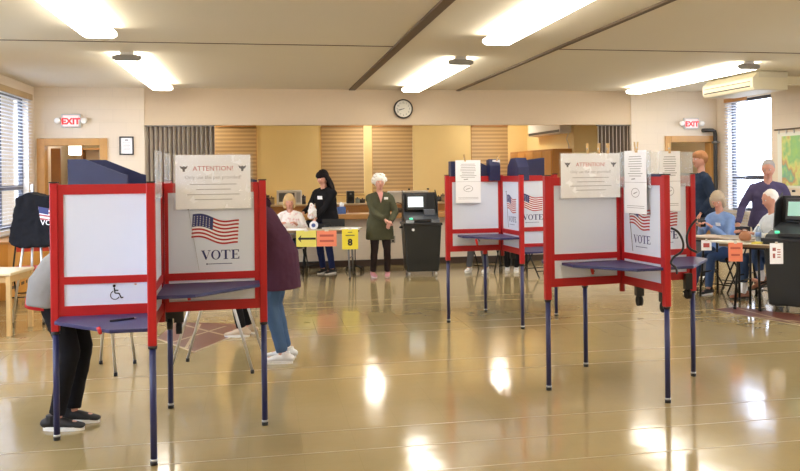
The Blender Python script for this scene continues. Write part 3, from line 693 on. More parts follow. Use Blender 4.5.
# ------------------------------------------------------------------ voting booths
def vote_print(F, panel, w, world=True, flag=True):
    """flag on a pole above the word VOTE, printed on the white panel. F(u,v) origin at panel centre"""
    s = w / .50
    cols = MB(); nx = 18
    wave = lambda u: .012 * math.sin(u * 26) * s
    fx0, fx1 = -.13 * s, .155 * s; fz0, fz1 = .005 * s, .155 * s
    def fp(u, v, n=.0014):   # u,v 0..1
        return F(fx0 + (fx1 - fx0) * u + .01 * s * v, fz0 + (fz1 - fz0) * v - u * .05 * s + .012 * s * math.sin(u * 7.5) - (.0 if u < .5 else .0), n)
    for st in range(13):
        cols.m(0 if st % 2 == 0 else 1)
        for i in range(nx):
            if st >= 6 and i / nx < .42: cols.m(2)
            else: cols.m(0 if st % 2 == 0 else 1)
            cols.face([fp(i / nx, st / 13), fp((i + 1) / nx, st / 13), fp((i + 1) / nx, (st + 1) / 13), fp(i / nx, (st + 1) / 13)])
    cols.m(1)
    for r in range(5):
        for c_ in range(6):
            u, v = .04 + c_ * .065, .52 + r * .09; d = .014
            cols.face([fp(u - d, v, .0018), fp(u, v - d * 1.6, .0018), fp(u + d, v, .0018), fp(u, v + d * 1.6, .0018)])
    if flag: obj('printed_flag', cols, [mat('flag_red', (176, 44, 50), .6), mat('flag_white', (236, 234, 236), .6), mat('flag_blue', (52, 58, 112), .6)], panel, world, fix=False)
    pm = MB(); pm.bar(F(-.145 * s, .185 * s, .0012), F(-.085 * s, -.20 * s, .0012), .006 * s, .0012)
    pm.ball(F(-.147 * s, .19 * s, .001), .007 * s)
    obj('printed_pole', pm, GREYM, panel, world)
    L = MB(); h = .059 * s
    def poly(pts, ox): L.face([F(ox + a * h, -.135 * s + b * h, .0015) for a, b in pts])
    def letter(ch, ox):
        if ch == 'V':
            poly([(.08, .95), (.3, .95), (.62, .2), (.5, 0), (.46, 0)], ox); poly([(.5, 0), (.56, .12), (.84, .95), (.9, .95), (.55, 0)], ox)
            poly([(0, .93), (.38, .93), (.38, 1), (0, 1)], ox); poly([(.7, .93), (1, .93), (1, 1), (.7, 1)], ox)
        if ch == 'O':
            n = 28
            for k in range(n):
                a0_, a1_ = 2 * PI * k / n, 2 * PI * (k + 1) / n
                o_ = lambda a: (.5 + .49 * math.cos(a), .5 + .52 * math.sin(a)); i_ = lambda a: (.5 + .29 * math.cos(a), .5 + .46 * math.sin(a))
                poly([o_(a0_), o_(a1_), i_(a1_), i_(a0_)], ox)
        if ch == 'T':
            poly([(.39, .05), (.61, .05), (.61, .95), (.39, .95)], ox); poly([(.02, .93), (.98, .93), (.98, 1), (.02, 1)], ox)
            poly([(.02, .72), (.06, .72), (.12, .93), (.02, .93)], ox); poly([(.98, .72), (.94, .72), (.88, .93), (.98, .93)], ox); poly([(.26, 0), (.74, 0), (.74, .06), (.26, .06)], ox)
        if ch == 'E':
            poly([(.14, .03), (.36, .03), (.36, .97), (.14, .97)], ox); poly([(.02, .93), (.84, .93), (.84, 1), (.02, 1)], ox); poly([(.02, 0), (.88, 0), (.88, .07), (.02, .07)], ox)
            poly([(.36, .47), (.62, .47), (.62, .54), (.36, .54)], ox); poly([(.84, .74), (.8, .74), (.72, .93), (.84, .93)], ox); poly([(.88, .28), (.84, .28), (.74, .07), (.88, .07)], ox); poly([(.62, .36), (.66, .36), (.66, .65), (.62, .65)], ox)
    for i, ch in enumerate('VOTE'): letter(ch, -.072 * s + i * h * 1.04)
    L.face([F(-.03 * s, -.165 * s), F(.12 * s, -.165 * s), F(.12 * s, -.161 * s), F(-.03 * s, -.161 * s)])
    L.face([F(-.04 * s, -.168 * s), F(-.032 * s, -.168 * s), F(-.032 * s, -.158 * s), F(-.04 * s, -.158 * s)])
    obj('printed_word', L, BLUEINK, panel, world, fix=False)

def toward_cam(p, n):
    return n if (EYE - V((p[0], p[1], H_CAM))).dot(n) > 0 else -n

def quad_booth(label, feet, shelves, prints, casters, shields, tabs, dark_caps=()):
    E = [P(x, y, z=0) for x, y in feet]; Cn = sum(E, V((0, 0, 0))) / 4
    t = thing('voting_booth', label, 'voting booth', Cn, 0, 'four-sided red and white voting booths')
    B = {'c': Cn, 'E': E, 't': t, 'dir': [], 'len': [], 'nrm': [], 'panel': []}
    obj('center_post', MB().cyl(Cn + V((0, 0, .68)), Cn + V((0, 0, 1.54)), .02), mat('deep_red', (150, 24, 26), .4), t, True)
    for i, e in enumerate(E):
        d = (e - Cn); L = d.length; d.normalize(); n = toward_cam((Cn + e) / 2, V((d.y, -d.x, 0)))
        B['dir'].append(d); B['len'].append(L); B['nrm'].append(n)
        q = lambda s, z: Cn + d * s + V((0, 0, z))
        po = obj('corner_post', MB().bar(q(L, .65), q(L, 1.54), .046, .046, up=d), RED, t, True, bevel=.006)
        obj('post_cap', MB().bar(q(L, 1.54), q(L, 1.547), .05, .05, up=d), BLACK, po, True)
        obj('post_collar', MB().cyl(q(L, .635), q(L, .652), .025), BLACK, po, True)
        lg = obj('leg', MB().cyl(q(L, .02), q(L, .64), .018), NAVY, t, True)
        obj('rubber_foot', MB().cyl(q(L, 0), q(L, .022), .02), BLACK, lg, True)
        obj('foot_ring', MB().cyl(q(L, .022), q(L, .034), .0195), ALU, lg, True)
        f = MB()
        for z0, z1 in ((1.47, 1.53), (.93, .975), (.74, .80)): f.bar(q(.02, (z0 + z1) / 2), q(L - .023, (z0 + z1) / 2), .024, z1 - z0)
        f.bar(q(L - .037, .80), q(L - .037, .93), .022, .03, up=d).bar(q(L - .037, .975), q(L - .037, 1.47), .022, .03, up=d)
        f.bar(q(.032, .80), q(.032, .93), .022, .022, up=d).bar(q(.032, .975), q(.032, 1.47), .022, .022, up=d)
        obj('frame', f, RED, t, True)
        pn = obj('privacy_panel', MB().bar(q(.043, 1.2225), q(L - .052, 1.2225), .006, .495), WHITEP, t, True)
        B['panel'].append(pn)
        lp = obj('lower_panel', MB().bar(q(.043, .865), q(L - .052, .865), .006, .13), WHITEP, t, True)
        B.setdefault('lower', []).append(lp)
        if i in prints:
            U = d if (n.cross(V((0, 0, 1)))).dot(d) < 0 else -d
            # u must run left to right as the viewer in front sees it
            U = V((0, 0, 1)).cross(n)
            vote_print(frame(Cn + d * (L / 2 + prints[i]) + n * .003 + V((0, 0, 1.185)), U), pn, L * .8)
        if i in dark_caps: obj('channel_strip', MB().bar(q(.02, 1.539), q(L - .03, 1.539), .03, .018), NAVYP, t, True)
        if i in shields:
            s0_, s1_, zt_ = shields[i]
            obj('clear_shield', MB().bar(q(L * s0_, (1.45 + zt_) / 2) + n * .02, q(L * s1_, (1.45 + zt_) / 2) + n * .02, .003, zt_ - 1.45), CLEAR, t, True)
    for (i, j, z, fa_, fb_) in shelves:
        a, b_ = B['dir'][i] * B['len'][i], B['dir'][j] * B['len'][j]
        ins = (B['dir'][i] + B['dir'][j]) * .018
        pts = [(0, 0), (fa_, 0), (fa_, .30), (.34, fb_), (0, fb_)]
        po = [Cn + ins + a * u + b_ * v + V((0, 0, z - .02)) for u, v in pts]
        sh = obj('shelf', MB().prism(po, (0, 0, .02)), SHELF, t, True, bevel=.003)
        m = MB().tube([Cn + ins + a * .45 + b_ * .12 + V((0, 0, z - .02)), Cn + ins + a * .47 + b_ * .14 + V((0, 0, z - .045)), Cn + ins + a * .44 + b_ * .15 + V((0, 0, z - .065))], .005)
        obj('shelf_bracket', m, BLACKM, sh, True)
        B.setdefault('shelf', []).append((sh, ins, a, b_, z))
    for (i, s_, side) in casters:
        q = Cn + B['dir'][i] * B['len'][i] * s_ + B['nrm'][i] * side * .03
        c_ = obj('caster', MB().box(q + V((-.028, -.022, .67)), q + V((.028, .022, .79))).bar(q + V((0, 0, .67)), q + V((.012, 0, .64)), .03, .012), BLACK, t, True)
        obj('wheel', MB().cyl(q + V((-.016, 0, .632)), q + V((.016, 0, .632)), .036, seg=16), RUBBER, c_, True)
    for (x, y, D_, h) in tabs:   # picture point on the shelf's underside, its height, strap length
        p = P(x, y, z=D_)
        obj('red_strap', MB().loft([p, p + RT * .008 - UP * h * .5, p + RT * .014 - UP * h], [(.012, .003), (.012, .003), (.009, .003)], lat=RT, cap=False), RED, t, True)
    return B

left = quad_booth('red and white voting booth with a low wheelchair shelf, beside the bending person in grey',
    [(57, 440), (154, 465), (171, 408), (265, 425)],
    [(0, 1, .742, .92, .92), (3, 1, .915, .93, .9), (0, 2, .915, .9, .9), (3, 2, .915, .9, .9)],
    {3: -.0}, [(2, .35, 1), (3, .16, -1), (2, .9, -1)], {1: (.25, .98, 1.72), 2: (.1, .9, 1.72)}, [(98, 327, .755, .04), (187, 291, .895, .055)])
right = quad_booth('red and white voting booth with clothespinned notices and black cords',
    [(549, 390), (586, 366.5), (668, 402.6), (693.5, 376)],
    [(0, 2, .915, .80, .97), (3, 2, .915, .97, .95), (0, 1, .915, .9, .9), (3, 1, .915, .9, .9)],
    {2: -.05, 3: .02}, [(2, .32, -1), (2, .86, -1), (3, .9, 1)], {2: (.0, .75, 1.71), 3: (.3, 1.0, 1.71)}, [(591, 266, .895, .06)], dark_caps=(2, 3))
far = quad_booth('smaller-looking far red and white voting booth beside the ballot scanner',
    [(448.7, 322.4), (485.7, 311.7), (522.8, 328.9), (556.4, 316.3)],
    [(0, 2, .915, .80, .97), (3, 2, .765, .95, .95), (0, 1, .915, .9, .9), (3, 1, .915, .9, .9)],
    {2: 0, 3: 0}, [(2, .4, -1)], {}, [(476, 239, .895, .07)])
# wheelchair symbol on the left booth's lower panel
Bn = left
def arm_s(B, i, x):
    """distance along arm i where picture column x meets it"""
    r = ray(x, 200); d = B['dir'][i]; c_ = B['c']
    # EYE + k r = c + s d  in plan
    det = r.x * -d.y - (-d.x) * r.y
    k_ = (c_.x * -d.y - (-d.x) * c_.y) / det
    p = V((r.x * k_, r.y * k_, 0)); return (p - V((c_.x, c_.y, 0))).dot(d), k_
s_, k_ = arm_s(Bn, 0, 115)
n_ = Bn['nrm'][0]; F = frame(V((Bn['c'].x, Bn['c'].y, 0)) + Bn['dir'][0] * s_ + n_ * .003 + V((0, 0, .868)), UP.cross(n_))
m = MB(); h = .042
arc = [F(-.006 + .026 * math.cos(a), -.012 + .026 * math.sin(a), .001) for a in [math.radians(115 + k * 20) for k in range(12)]]
for p, q in zip(arc, arc[1:]): m.bar(p, q, .0055, .001, up=n_)
m.prism([F(-.010 + .0085 * math.cos(k * PI / 5), .044 + .0085 * math.sin(k * PI / 5), .001) for k in range(10)], n_ * .001)
for a, b_ in (((-.010, .034), (-.006, .0)), ((-.008, .018), (.014, .016)), ((-.006, .0), (.018, -.002)), ((.018, -.002), (.03, -.03)), ((.03, -.03), (.042, -.026))):
    m.bar(F(*a, .001), F(*b_, .001), .007, .001, up=n_)
obj('wheelchair_symbol', m, BLACK, Bn['lower'][0], True)

def notice(B, i, x0, x1, z0, z1, label, style, name='notice_sheet', off=.03, sleeve=True, tilt=0, group=None):
    s0_, _ = arm_s(B, i, x0); s1_, _ = arm_s(B, i, x1)
    n = B['nrm'][i]; d = B['dir'][i]; U = UP.cross(n); c_ = V((B['c'].x, B['c'].y, 0))
    mid = c_ + d * (s0_ + s1_) / 2 + n * off; w_ = abs(s1_ - s0_); h_ = z1 - z0
    t = thing(name, label, 'notice', mid + V((0, 0, z0)), 0, group)
    F = frame(mid + V((0, 0, z0)), U)
    iw, ih = (w_ * .40, h_ * .92) if sleeve else (w_ * .5, h_)
    if sleeve:
        nx, ny = 12, 6; g = MB(); gv = [[g.bm.verts.new(F((u / nx - .5) * w_, v / ny * h_, .006 + .006 * math.sin(u * 1.3 + v) + .004 * math.sin(v * 2.1 + u * .6))) for v in range(ny + 1)] for u in range(nx + 1)]
        for u in range(nx):
            for v in range(ny): g._f([gv[u][v], gv[u + 1][v], gv[u + 1][v + 1], gv[u][v + 1]], True)
        obj('plastic_sleeve', g, SLEEVE, t, True, fix=False)
        iw = w_ * .47; ih = h_ * .97
    sh = obj('paper', MB().prism([F(-iw, h_ * .012, -.001), F(iw, h_ * .012, -.001), F(iw, ih, -.001), F(-iw, ih, -.001)], n * .0015), PAPER, t, True)
    m = MB(); r = random.Random(3)
    if style == 'attention':
        text_mb(m, 'ATTENTION!', F, 0, h_ * .69, h_ * .12); obj('red_heading', m, REDINK, t, True, fix=False)
        m = MB(); text_mb(m, 'Only use the pen provided!', F, 0, h_ * .545, h_ * .088)
        for k, ww in enumerate((.62, .46, .7, .5)):
            v = h_ * (.44 - k * .09); m.face([F(-ww * iw, v), F(ww * iw, v), F(ww * iw, v + h_ * .014), F(-ww * iw, v + h_ * .014)])
        obj('printed_lines', m, GREYINK, t, True, fix=False)
        m = MB()
        for sx in (-1, 1):
            cx, cy, q = sx * iw * .78, h_ * .73, h_ * .06
            m.face([F(cx + a * q, cy + b_ * q) for a, b_ in ((-1.2, .8), (-.3, .5), (0, .8), (.3, .5), (1.2, .8), (.8, 0), (.35, -.2), (.3, -.9), (-.3, -.9), (-.35, -.2), (-.8, 0))])
        obj('eagle_emblem', m, mat('emblem_grey', (70, 72, 84), .7), t, True, fix=False)
    elif style == 'long':
        for k in range(9):
            v = h_ * (.9 - k * .038); ww = .7 * iw * r.uniform(.7, 1); m.face([F(-ww, v), F(ww, v), F(ww, v + h_ * .012), F(-ww, v + h_ * .012)])
        m.face([F(-iw, h_ * .50), F(iw, h_ * .50), F(iw, h_ * .506), F(-iw, h_ * .506)])
        m.face([F(-iw * .35, h_ * .54), F(0, h_ * .55), F(0, h_ * .57), F(-iw * .35, h_ * .56)])
        for k in range(16):
            a0_, a1_ = k * PI / 8, (k + 1) * PI / 8; f = lambda a, q: F(iw * .38 * q * math.cos(a), h_ * (.34 + .075 * q * math.sin(a)))
            m.face([f(a0_, 1), f(a1_, 1), f(a1_, .88), f(a0_, .88)])
        m.face([F(-iw * .2, h_ * .33), F(iw * .15, h_ * .36), F(iw * .2, h_ * .35), F(-iw * .15, h_ * .315)])
        for k in range(2):
            v = h_ * (.1 + k * .03); m.face([F(-iw * .8, v), F(iw * .8, v), F(iw * .8, v + h_ * .008), F(-iw * .8, v + h_ * .008)])
        obj('printed_lines', m, GREYINK, t, True, fix=False)
    else:
        for k in range(5):
            v = h_ * (.2 + k * .14); m.face([F(-iw * .7, v), F(iw * .6, v), F(iw * .6, v + h_ * .03), F(-iw * .7, v + h_ * .03)])
        obj('printed_lines', m, GREYINK, t, True, fix=False)
    return t, F, w_, h_
def pin(B, i, x, z, label, off=.033, tilt=0):
    s0_, _ = arm_s(B, i, x); n = B['nrm'][i]; p = V((B['c'].x, B['c'].y, z)) + B['dir'][i] * s0_ + n * (off - .002); U = UP.cross(n)
    t = thing('clothespin', label, 'clothespin', p - V((0, 0, .03)), 0, 'wooden clothespins on the booths')
    up = (UP + U * tilt).normalized()
    obj('jaw', MB().bar(p - up * .035 + n * .012, p + up * .04 + n * .020, .010, .006, up=n), PINE, t, True)
    obj('jaw', MB().bar(p - up * .035 + n * .000, p + up * .04 - n * .008, .010, .006, up=n), PINE, t, True)
    obj('spring', MB().cyl(p - U * .007 + n * .006, p + U * .007 + n * .006, .006, seg=8), ALU, t, True)

notice(left, 3, 173.5, 253, 1.365, 1.712, 'large attention notice in a clear sleeve on the left voting booth', 'attention')
notice(right, 0, 557.5, 620, 1.375, 1.712, 'large attention notice in a clear sleeve on the right voting booth', 'attention')
notice(right, 2, 629, 651, 1.26, 1.715, 'long white instruction sheet clipped to the slanted panel of the right booth', 'long', 'instruction_sheet', off=.034, sleeve=False)
notice(right, 3, 657, 678, 1.26, 1.715, 'long white instruction sheet on the rear panel of the right booth, beside the corner post', 'long', 'instruction_sheet', off=.034, sleeve=False)
notice(far, 0, 455, 480, 1.245, 1.70, 'long white instruction sheet clipped to the far voting booth', 'long', 'instruction_sheet', off=.034, sleeve=False)
notice(far, 0, 492, 499.5, 1.58, 1.70, 'small white slip clipped above the far voting booth', 'slip', 'paper_slip', off=.034, sleeve=False)
pin(right, 0, 586, 1.735, 'wooden clothespin on top of the attention notice, left one of three', tilt=0)
pin(right, 0, 597, 1.735, 'wooden clothespin on top of the attention notice, middle one of three')
pin(right, 0, 606, 1.735, 'wooden clothespin on top of the attention notice, right one of three')
pin(right, 2, 642, 1.735, 'wooden clothespin holding the slanted-panel instruction sheet', .038)
pin(right, 3, 667, 1.735, 'wooden clothespin holding the rear-panel instruction sheet', .038)
pin(far, 0, 464, 1.72, 'wooden clothespin holding the far booth instruction sheet', .038, -.2)
pin(far, 0, 497.5, 1.72, 'wooden clothespin holding the small white slip', .038, .6)

# black headphone cords on the right booth
def cord(pts, label, D_):
    ps = [P(x, y, D=D_ + dz) for x, y, dz in pts]
    # smooth by Catmull-Rom
    out = []
    for i in range(len(ps) - 1):
        p0, p1, p2, p3 = ps[max(i - 1, 0)], ps[i], ps[i + 1], ps[min(i + 2, len(ps) - 1)]
        for k in range(6):
            u = k / 6; out.append(.5 * ((2 * p1) + (p2 - p0) * u + (2 * p0 - 5 * p1 + 4 * p2 - p3) * u * u + (3 * p1 - p0 - 3 * p2 + p3) * u ** 3))
    out.append(ps[-1])
    single('black_cord', MB().loft(out, [(.009, .006)] * len(out), seg=8, cap=False), BLACK, label, 'cord', 'black cords on the right booth')
cord([(671, 228, 0), (678, 232, 0), (683, 242, 0), (682, 251, 0), (674, 257, 0), (671, 263, 0), (676, 268, 0), (677, 274, 0)], 'black cord looping from the front corner post over the shelf', 5.95)
cord([(697, 219, 0), (691, 226, 0), (687, 236, 0), (688, 246, 0), (692, 250, 0), (697, 252, 0)], 'black cord hanging against the rear corner post of the right booth', 6.0)
# pen lying on the low shelf
sh, ins, a_, b_, z_ = left['shelf'][0]
q0, q1 = P(110, 321, z=z_ + .006), P(134, 318, z=z_ + .006)
t = thing('pen', 'black pen lying on the low navy wheelchair shelf', 'pen', (q0 + q1) / 2)
obj('barrel', MB().cyl(q0, q1, .006, seg=8), BLACK, t, True); obj('tip', MB().cyl(q1, q1 + (q1 - q0).normalized() * .014, .006, .001, seg=8), ALU, t, True)

# suitcase voting booths on aluminium legs
def suitcase_booth(label, loc, rz, w=.56, d=.5, fs=.5, z=.90, hi=1.70, shade=NAVYP, top=True, name='suitcase_booth'):
    """user side is -Y local; back panel +Y"""
    t = thing(name, label, 'voting booth', loc, rz, 'portable voting booths on aluminium legs')
    m = MB(); m.box((-w / 2, -d / 2, z - .03), (w / 2, d / 2, z))
    obj('writing_tray', m, mat('tray_grey', (150, 152, 158), .5), t, bevel=.004)
    for sx in (-1, 1):
        for sy in (-1, 1):
            l = obj('leg', MB().cyl((sx * w * .40, sy * d * .15, z - .03), (sx * w * .50, sy * d * fs, .02), .0115), ALU, t)
            obj('rubber_foot', MB().cyl((sx * w * .50, sy * d * fs, 0), (sx * w * .50, sy * d * fs, .03), .015), BLACK, l)
    obj('back_shield', MB().box((-w / 2, d / 2 - .006, z - .03), (w / 2, d / 2, hi)), shade, t)
    for sx in (-1, 1):
        x = sx * w / 2 - (.005 if sx > 0 else 0)
        obj('side_shield', MB().prism([(x, d / 2 - .006, z - .03), (x, -d / 2 - .04, z - .03), (x, -d / 2 - .04, hi - .13), (x, -d / 2, hi - .12), (x, .08, hi), (x, d / 2 - .006, hi)], (.005, 0, 0)), shade, t)
    obj('shield_fold', MB().box((-w / 2 + .02, d / 2 - .012, hi - .02), (w / 2 - .02, d / 2 - .006, hi)), BLACK, t)
    return t
b1 = col(106, 7.25)
suitcase_booth('navy-shielded portable voting booth behind the wheelchair panel', b1, PI / 2 - YAW + .02, w=.46, d=.43, hi=1.715, fs=.33)
b2 = col(217, 7.3)
suitcase_booth('navy-shielded portable voting booth behind the left attention notice', b2, PI / 2 - YAW, w=.48, d=.48, hi=1.66, fs=.68)
def hood(B, i, x0, x1, prof, side):
    """navy corrugated hood standing over an arm of the far booth"""
    (s0, _), (s1, _) = arm_s(B, i, x0), arm_s(B, i, x1); d = B['dir'][i]; n = B['nrm'][i] * side; c_ = V((B['c'].x, B['c'].y, 0))
    poly = [c_ + d * (s0 + (s1 - s0) * u) + n * .03 + V((0, 0, z)) for u, z in prof]
    obj('navy_hood', MB().prism(poly, n * .12), NAVYP, B['t'], True, bevel=.004)
hood(far, 0, 452, 499, [(0, 1.48), (0, 1.69), (.55, 1.69), (.95, 1.60), (1, 1.48)], -1)
hood(far, 1, 503.5, 499.5, [(0, 1.48), (.0, 1.64), (.3, 1.71), (.9, 1.70), (1, 1.48)], 1)
hood(far, 2, 504, 516, [(0, 1.48), (.1, 1.63), (.35, 1.71), (.75, 1.715), (.95, 1.62), (1, 1.48)], -1)
hood(far, 3, 519, 546, [(0, 1.48), (.02, 1.65), (.3, 1.695), (1, 1.72), (1, 1.48)], -1)
# black clothed booth on the far left, printed with flag and VOTE
bl = col(36, 9.7)
t = thing('draped_booth', 'black-draped portable voting booth with flag and VOTE print near the left window', 'voting booth', bl, -YAW)
for i, (sx, sy, tx) in enumerate(((-1, -1, -.17), (1, -1, .17), (-1, 1, -.17), (1, 1, .17))):
    l = obj('leg', MB().cyl((sx * .08, sy * .08, 1.0), (tx, sy * .22, .015), .013), ALU, t); obj('rubber_foot', MB().cyl((tx, sy * .22, 0), (tx, sy * .22, .03), .016), BLACK, l)
obj('top_hook', MB().box((-.05, -.015, 1.40), (-.025, .015, 1.50)), ALU, t)
g = MB()
outl = [(-.25, .88), (-.19, .83), (-.1, .80), (-.02, .82), (.1, .81), (.24, .84), (.26, 1.36), (.1, 1.375), (-.02, 1.41), (-.06, 1.41), (-.10, 1.38), (-.165, 1.355)]
g.prism([(x, -.13, z) for x, z in outl], (0, .26, 0))
me = fuse(g, .014, 4, [cloth('black_drape', (26, 26, 30))], wob=.03, wscale=.08)
dr = link('drape', me, t)
F = frame((.23, -.168, 1.16), (1, 0, 0)); 
vm = MB(); text_mb(vm, 'VOTE', F, 0, -.10, .085)
obj('printed_word', vm, PAPER, dr, fix=False)
vm = MB()
for st in range(7):
    vm.m(st % 2); vm.face([F(-.13 + st * .003, .10 - st * .02), F(.13, .05 - st * .018), F(.13, .032 - st * .018), F(-.127 + st * .003, .08 - st * .02)])
vm.m(2).face([F(-.128, .10, .002), F(-.02, .079, .002), F(-.02, .01, .002), F(-.12, .03, .002)])
obj('printed_flag', vm, [mat('flag_red_dull', (170, 90, 92), .7), mat('flag_white', (0, 0, 0)), mat('flag_blue', (0, 0, 0))], dr, fix=False)

# ------------------------------------------------------------------ furniture
def folding_chair_parts(t, seat_m, frame_m, sz=.45):
    """faces -Y local"""
    obj('seat', MB().box((-.20, -.20, sz - .035), (.20, .19, sz)), seat_m, t, bevel=.015)
    b = MB(); n = 6
    pts = [(-.2 + .4 * k / n, .24 + .03 * math.sin(PI * k / n)) for k in range(n + 1)]
    for (xa, ya), (xb, yb) in zip(pts, pts[1:]): b.bar((xa, ya, .72), (xb, yb, .72), .02, .2)
    obj('backrest', b, seat_m, t)
    for sx in (-1, 1):
        obj('leg', MB().tube([(sx * .215, -.24, .0), (sx * .215, .08, .42), (sx * .21, .23, .66), (sx * .205, .25, .82)], .011), frame_m, t)
        obj('leg', MB().tube([(sx * .195, .24, .0), (sx * .195, -.08, .40)], .011), frame_m, t)
    obj('stretcher', MB().tube([(-.195, .18, .1), (.195, .18, .1)], .008).tube([(-.215, -.17, .09), (.215, -.17, .09)], .008), frame_m, t)
CH = mat('black_seat', (30, 30, 36), .6)
ch0 = thing('folding_chair', 'black folding chair of the seated person in the floral top', 'chair', col(291, 13.98), -YAW, 'black folding chairs')
folding_chair_parts(ch0, CH, BLACKM)
t = thing('red_chair', 'red-seated metal chair beside the pale wooden table at the left wall', 'chair', col(30, 11.2), -YAW + .3)
folding_chair_parts(t, mat('red_seat', (196, 66, 44), .5), BLACKM)

def folding_table(label, c, rz, L, W, z=.74, top=TABLETOP, legs=GREYM, group='folding tables'):
    t = thing('folding_table', label, 'table', c, rz, group)
    obj('tabletop', MB().box((-L / 2, -W / 2, z - .025), (L / 2, W / 2, z)), top, t, bevel=.006)
    obj('edge_band', MB().box((-L / 2 - .002, -W / 2 - .003, z - .035), (L / 2 + .002, -W / 2 - .0005, z - .006)), mat('edge_brown', (120, 96, 66), .5), t)
    obj('apron', MB().box((-L / 2 + .08, -W / 2 + .05, z - .06), (L / 2 - .08, -W / 2 + .07, z - .025)).box((-L / 2 + .08, W / 2 - .07, z - .06), (L / 2 - .08, W / 2 - .05, z - .025)), legs, t)
    for sx in (-1, 1):
        for sy in (-1, 1):
            x = sx * (L / 2 - .18)
            l = obj('leg', MB().cyl((x, sy * (W / 2 - .12), z - .03), (x + sx * .03, sy * (W / 2 - .06), .01), .014), legs, t)
            obj('foot_cap', MB().cyl((x + sx * .03, sy * (W / 2 - .06), 0), (x + sx * .03, sy * (W / 2 - .06), .03), .018), BLACK, l)
        obj('leg_brace', MB().cyl((sx * (L / 2 - .165), -(W / 2 - .1), .3), (sx * (L / 2 - .165), W / 2 - .1, .3), .009), legs, t)
    return t
# centre table (signs hang on its front edge)
ctL, ctR = P(236, 229, D=13.15), P(359, 229, D=13.15)
ctc = (V((ctL.x, ctL.y, 0)) + V((ctR.x, ctR.y, 0))) / 2 + FW * .33
ctl = (V((ctL.x, ctL.y, 0)) - V((ctR.x, ctR.y, 0))).length
folding_table('long tan folding table with yellow and salmon signs, before the kitchen half wall', ctc, -YAW, ctl, .66)

def hang_sign(name, x0, x1, y0, y1, D_, m_, label, text=None, arrow=False, lines=None, inkm=None, group='signs taped to the table edges', rz=0):
    a, b_ = P(x0, y1, D=D_), P(x1, y0, D=D_)
    U = V((b_.x - a.x, b_.y - a.y, 0)); w_ = U.length; h_ = b_.z - a.z
    if rz: U = Matrix.Rotation(rz, 3, 'Z') @ U
    F = frame(a, U); n = U.normalized().cross(UP)
    t = thing(name, label, 'sign', a, 0, group)
    obj('card', MB().prism([F(0, 0, 0), F(w_, 0, 0), F(w_, h_, 0), F(0, h_, 0)], -n * .002), m_, t, True)
    if arrow:
        m = MB(); m.face([F(.08 * w_, .5 * h_), F(.26 * w_, .26 * h_), F(.22 * w_, .44 * h_), F(.22 * w_, .57 * h_), F(.26 * w_, .74 * h_)][::-1])
        m.face([F(.2 * w_, .44 * h_), F(.97 * w_, .44 * h_), F(.97 * w_, .57 * h_), F(.2 * w_, .57 * h_)]); obj('arrow', m, BLACK, t, True, fix=False)
    for (s, u, v, sz, mm_) in (text or []):
        m = MB(); text_mb(m, s, F, u * w_, v * h_, sz * h_, bold=.006); obj('printed_text', m, mm_, t, True, fix=False)
    m = MB()
    for (u0, u1, v, hh) in (lines or []): m.face([F(u0 * w_, v * h_), F(u1 * w_, v * h_), F(u1 * w_, (v + hh) * h_), F(u0 * w_, (v + hh) * h_)])
    if lines: obj('printed_lines', m, inkm or INK, t, True, fix=False)
    obj('tape', MB().prism([F(w_ * .4, h_ - .01, .001), F(w_ * .6, h_ - .01, .001), F(w_ * .6, h_ + .015, .001), F(w_ * .4, h_ + .015, .001)], n * .0006), mat('tape', (225, 220, 205), .4), t, True)
    return t
hang_sign('arrow_sign', 296.3, 316.3, 230.5, 247, 13.13, LIMEC, 'pale yellow sign with a black arrow pointing left on the centre table', arrow=True)
hang_sign('table_sign', 316.9, 336.5, 230.5, 246.5, 13.12, ORANGEC, 'salmon sign beside the arrow sign on the centre table', lines=[(.15, .85, .62, .13), (.15, .85, .28, .13)], inkm=mat('salmon_ink', (190, 90, 74), .7))
hang_sign('number_sign', 342.2, 358, 229, 249.5, 13.12, YELLOWC, 'bright yellow number 8 sign at the right end of the centre table', text=[('8', .5, .2, .45, BLACK)], lines=[(.36, .64, .82, .04), (.22, .78, .66, .06)], inkm=mat('olive_ink', (130, 120, 60), .7))

TBZ = .7405
def on_table(x, y, z=TBZ): return P(x, y, z=z)
# things on the centre table
p = col(333, 13.45); rz = -YAW
t = thing('laptop', 'silver and black laptop computer on the centre table', 'laptop', (p.x, p.y, TBZ), rz + .1)
obj('keyboard_base', MB().box((-.17, -.12, 0), (.17, .12, .025)), ALU, t, bevel=.006)
l = obj('screen_lid', MB().hexa([V((-.17, .10, .02)), V((.17, .10, .02)), V((.17, .12, .02)), V((-.17, .12, .02)), V((-.17, .16, .14)), V((.17, .16, .14)), V((.17, .175, .135)), V((-.17, .175, .135))]), BLACK, t)
p = col(313.5, 13.35)
t = thing('tape_roll', 'round white and blue roll standing on the centre table', 'roll', (p.x, p.y, TBZ), rz)
obj('outer_roll', MB().cyl((0, -.03, .062), (0, .03, .062), .062, seg=24), mat('roll_white', (236, 238, 242), .4), t); obj('core', MB().cyl((0, -.034, .062), (0, .034, .062), .03, seg=16), mat('roll_blue', (70, 90, 150), .4), t)
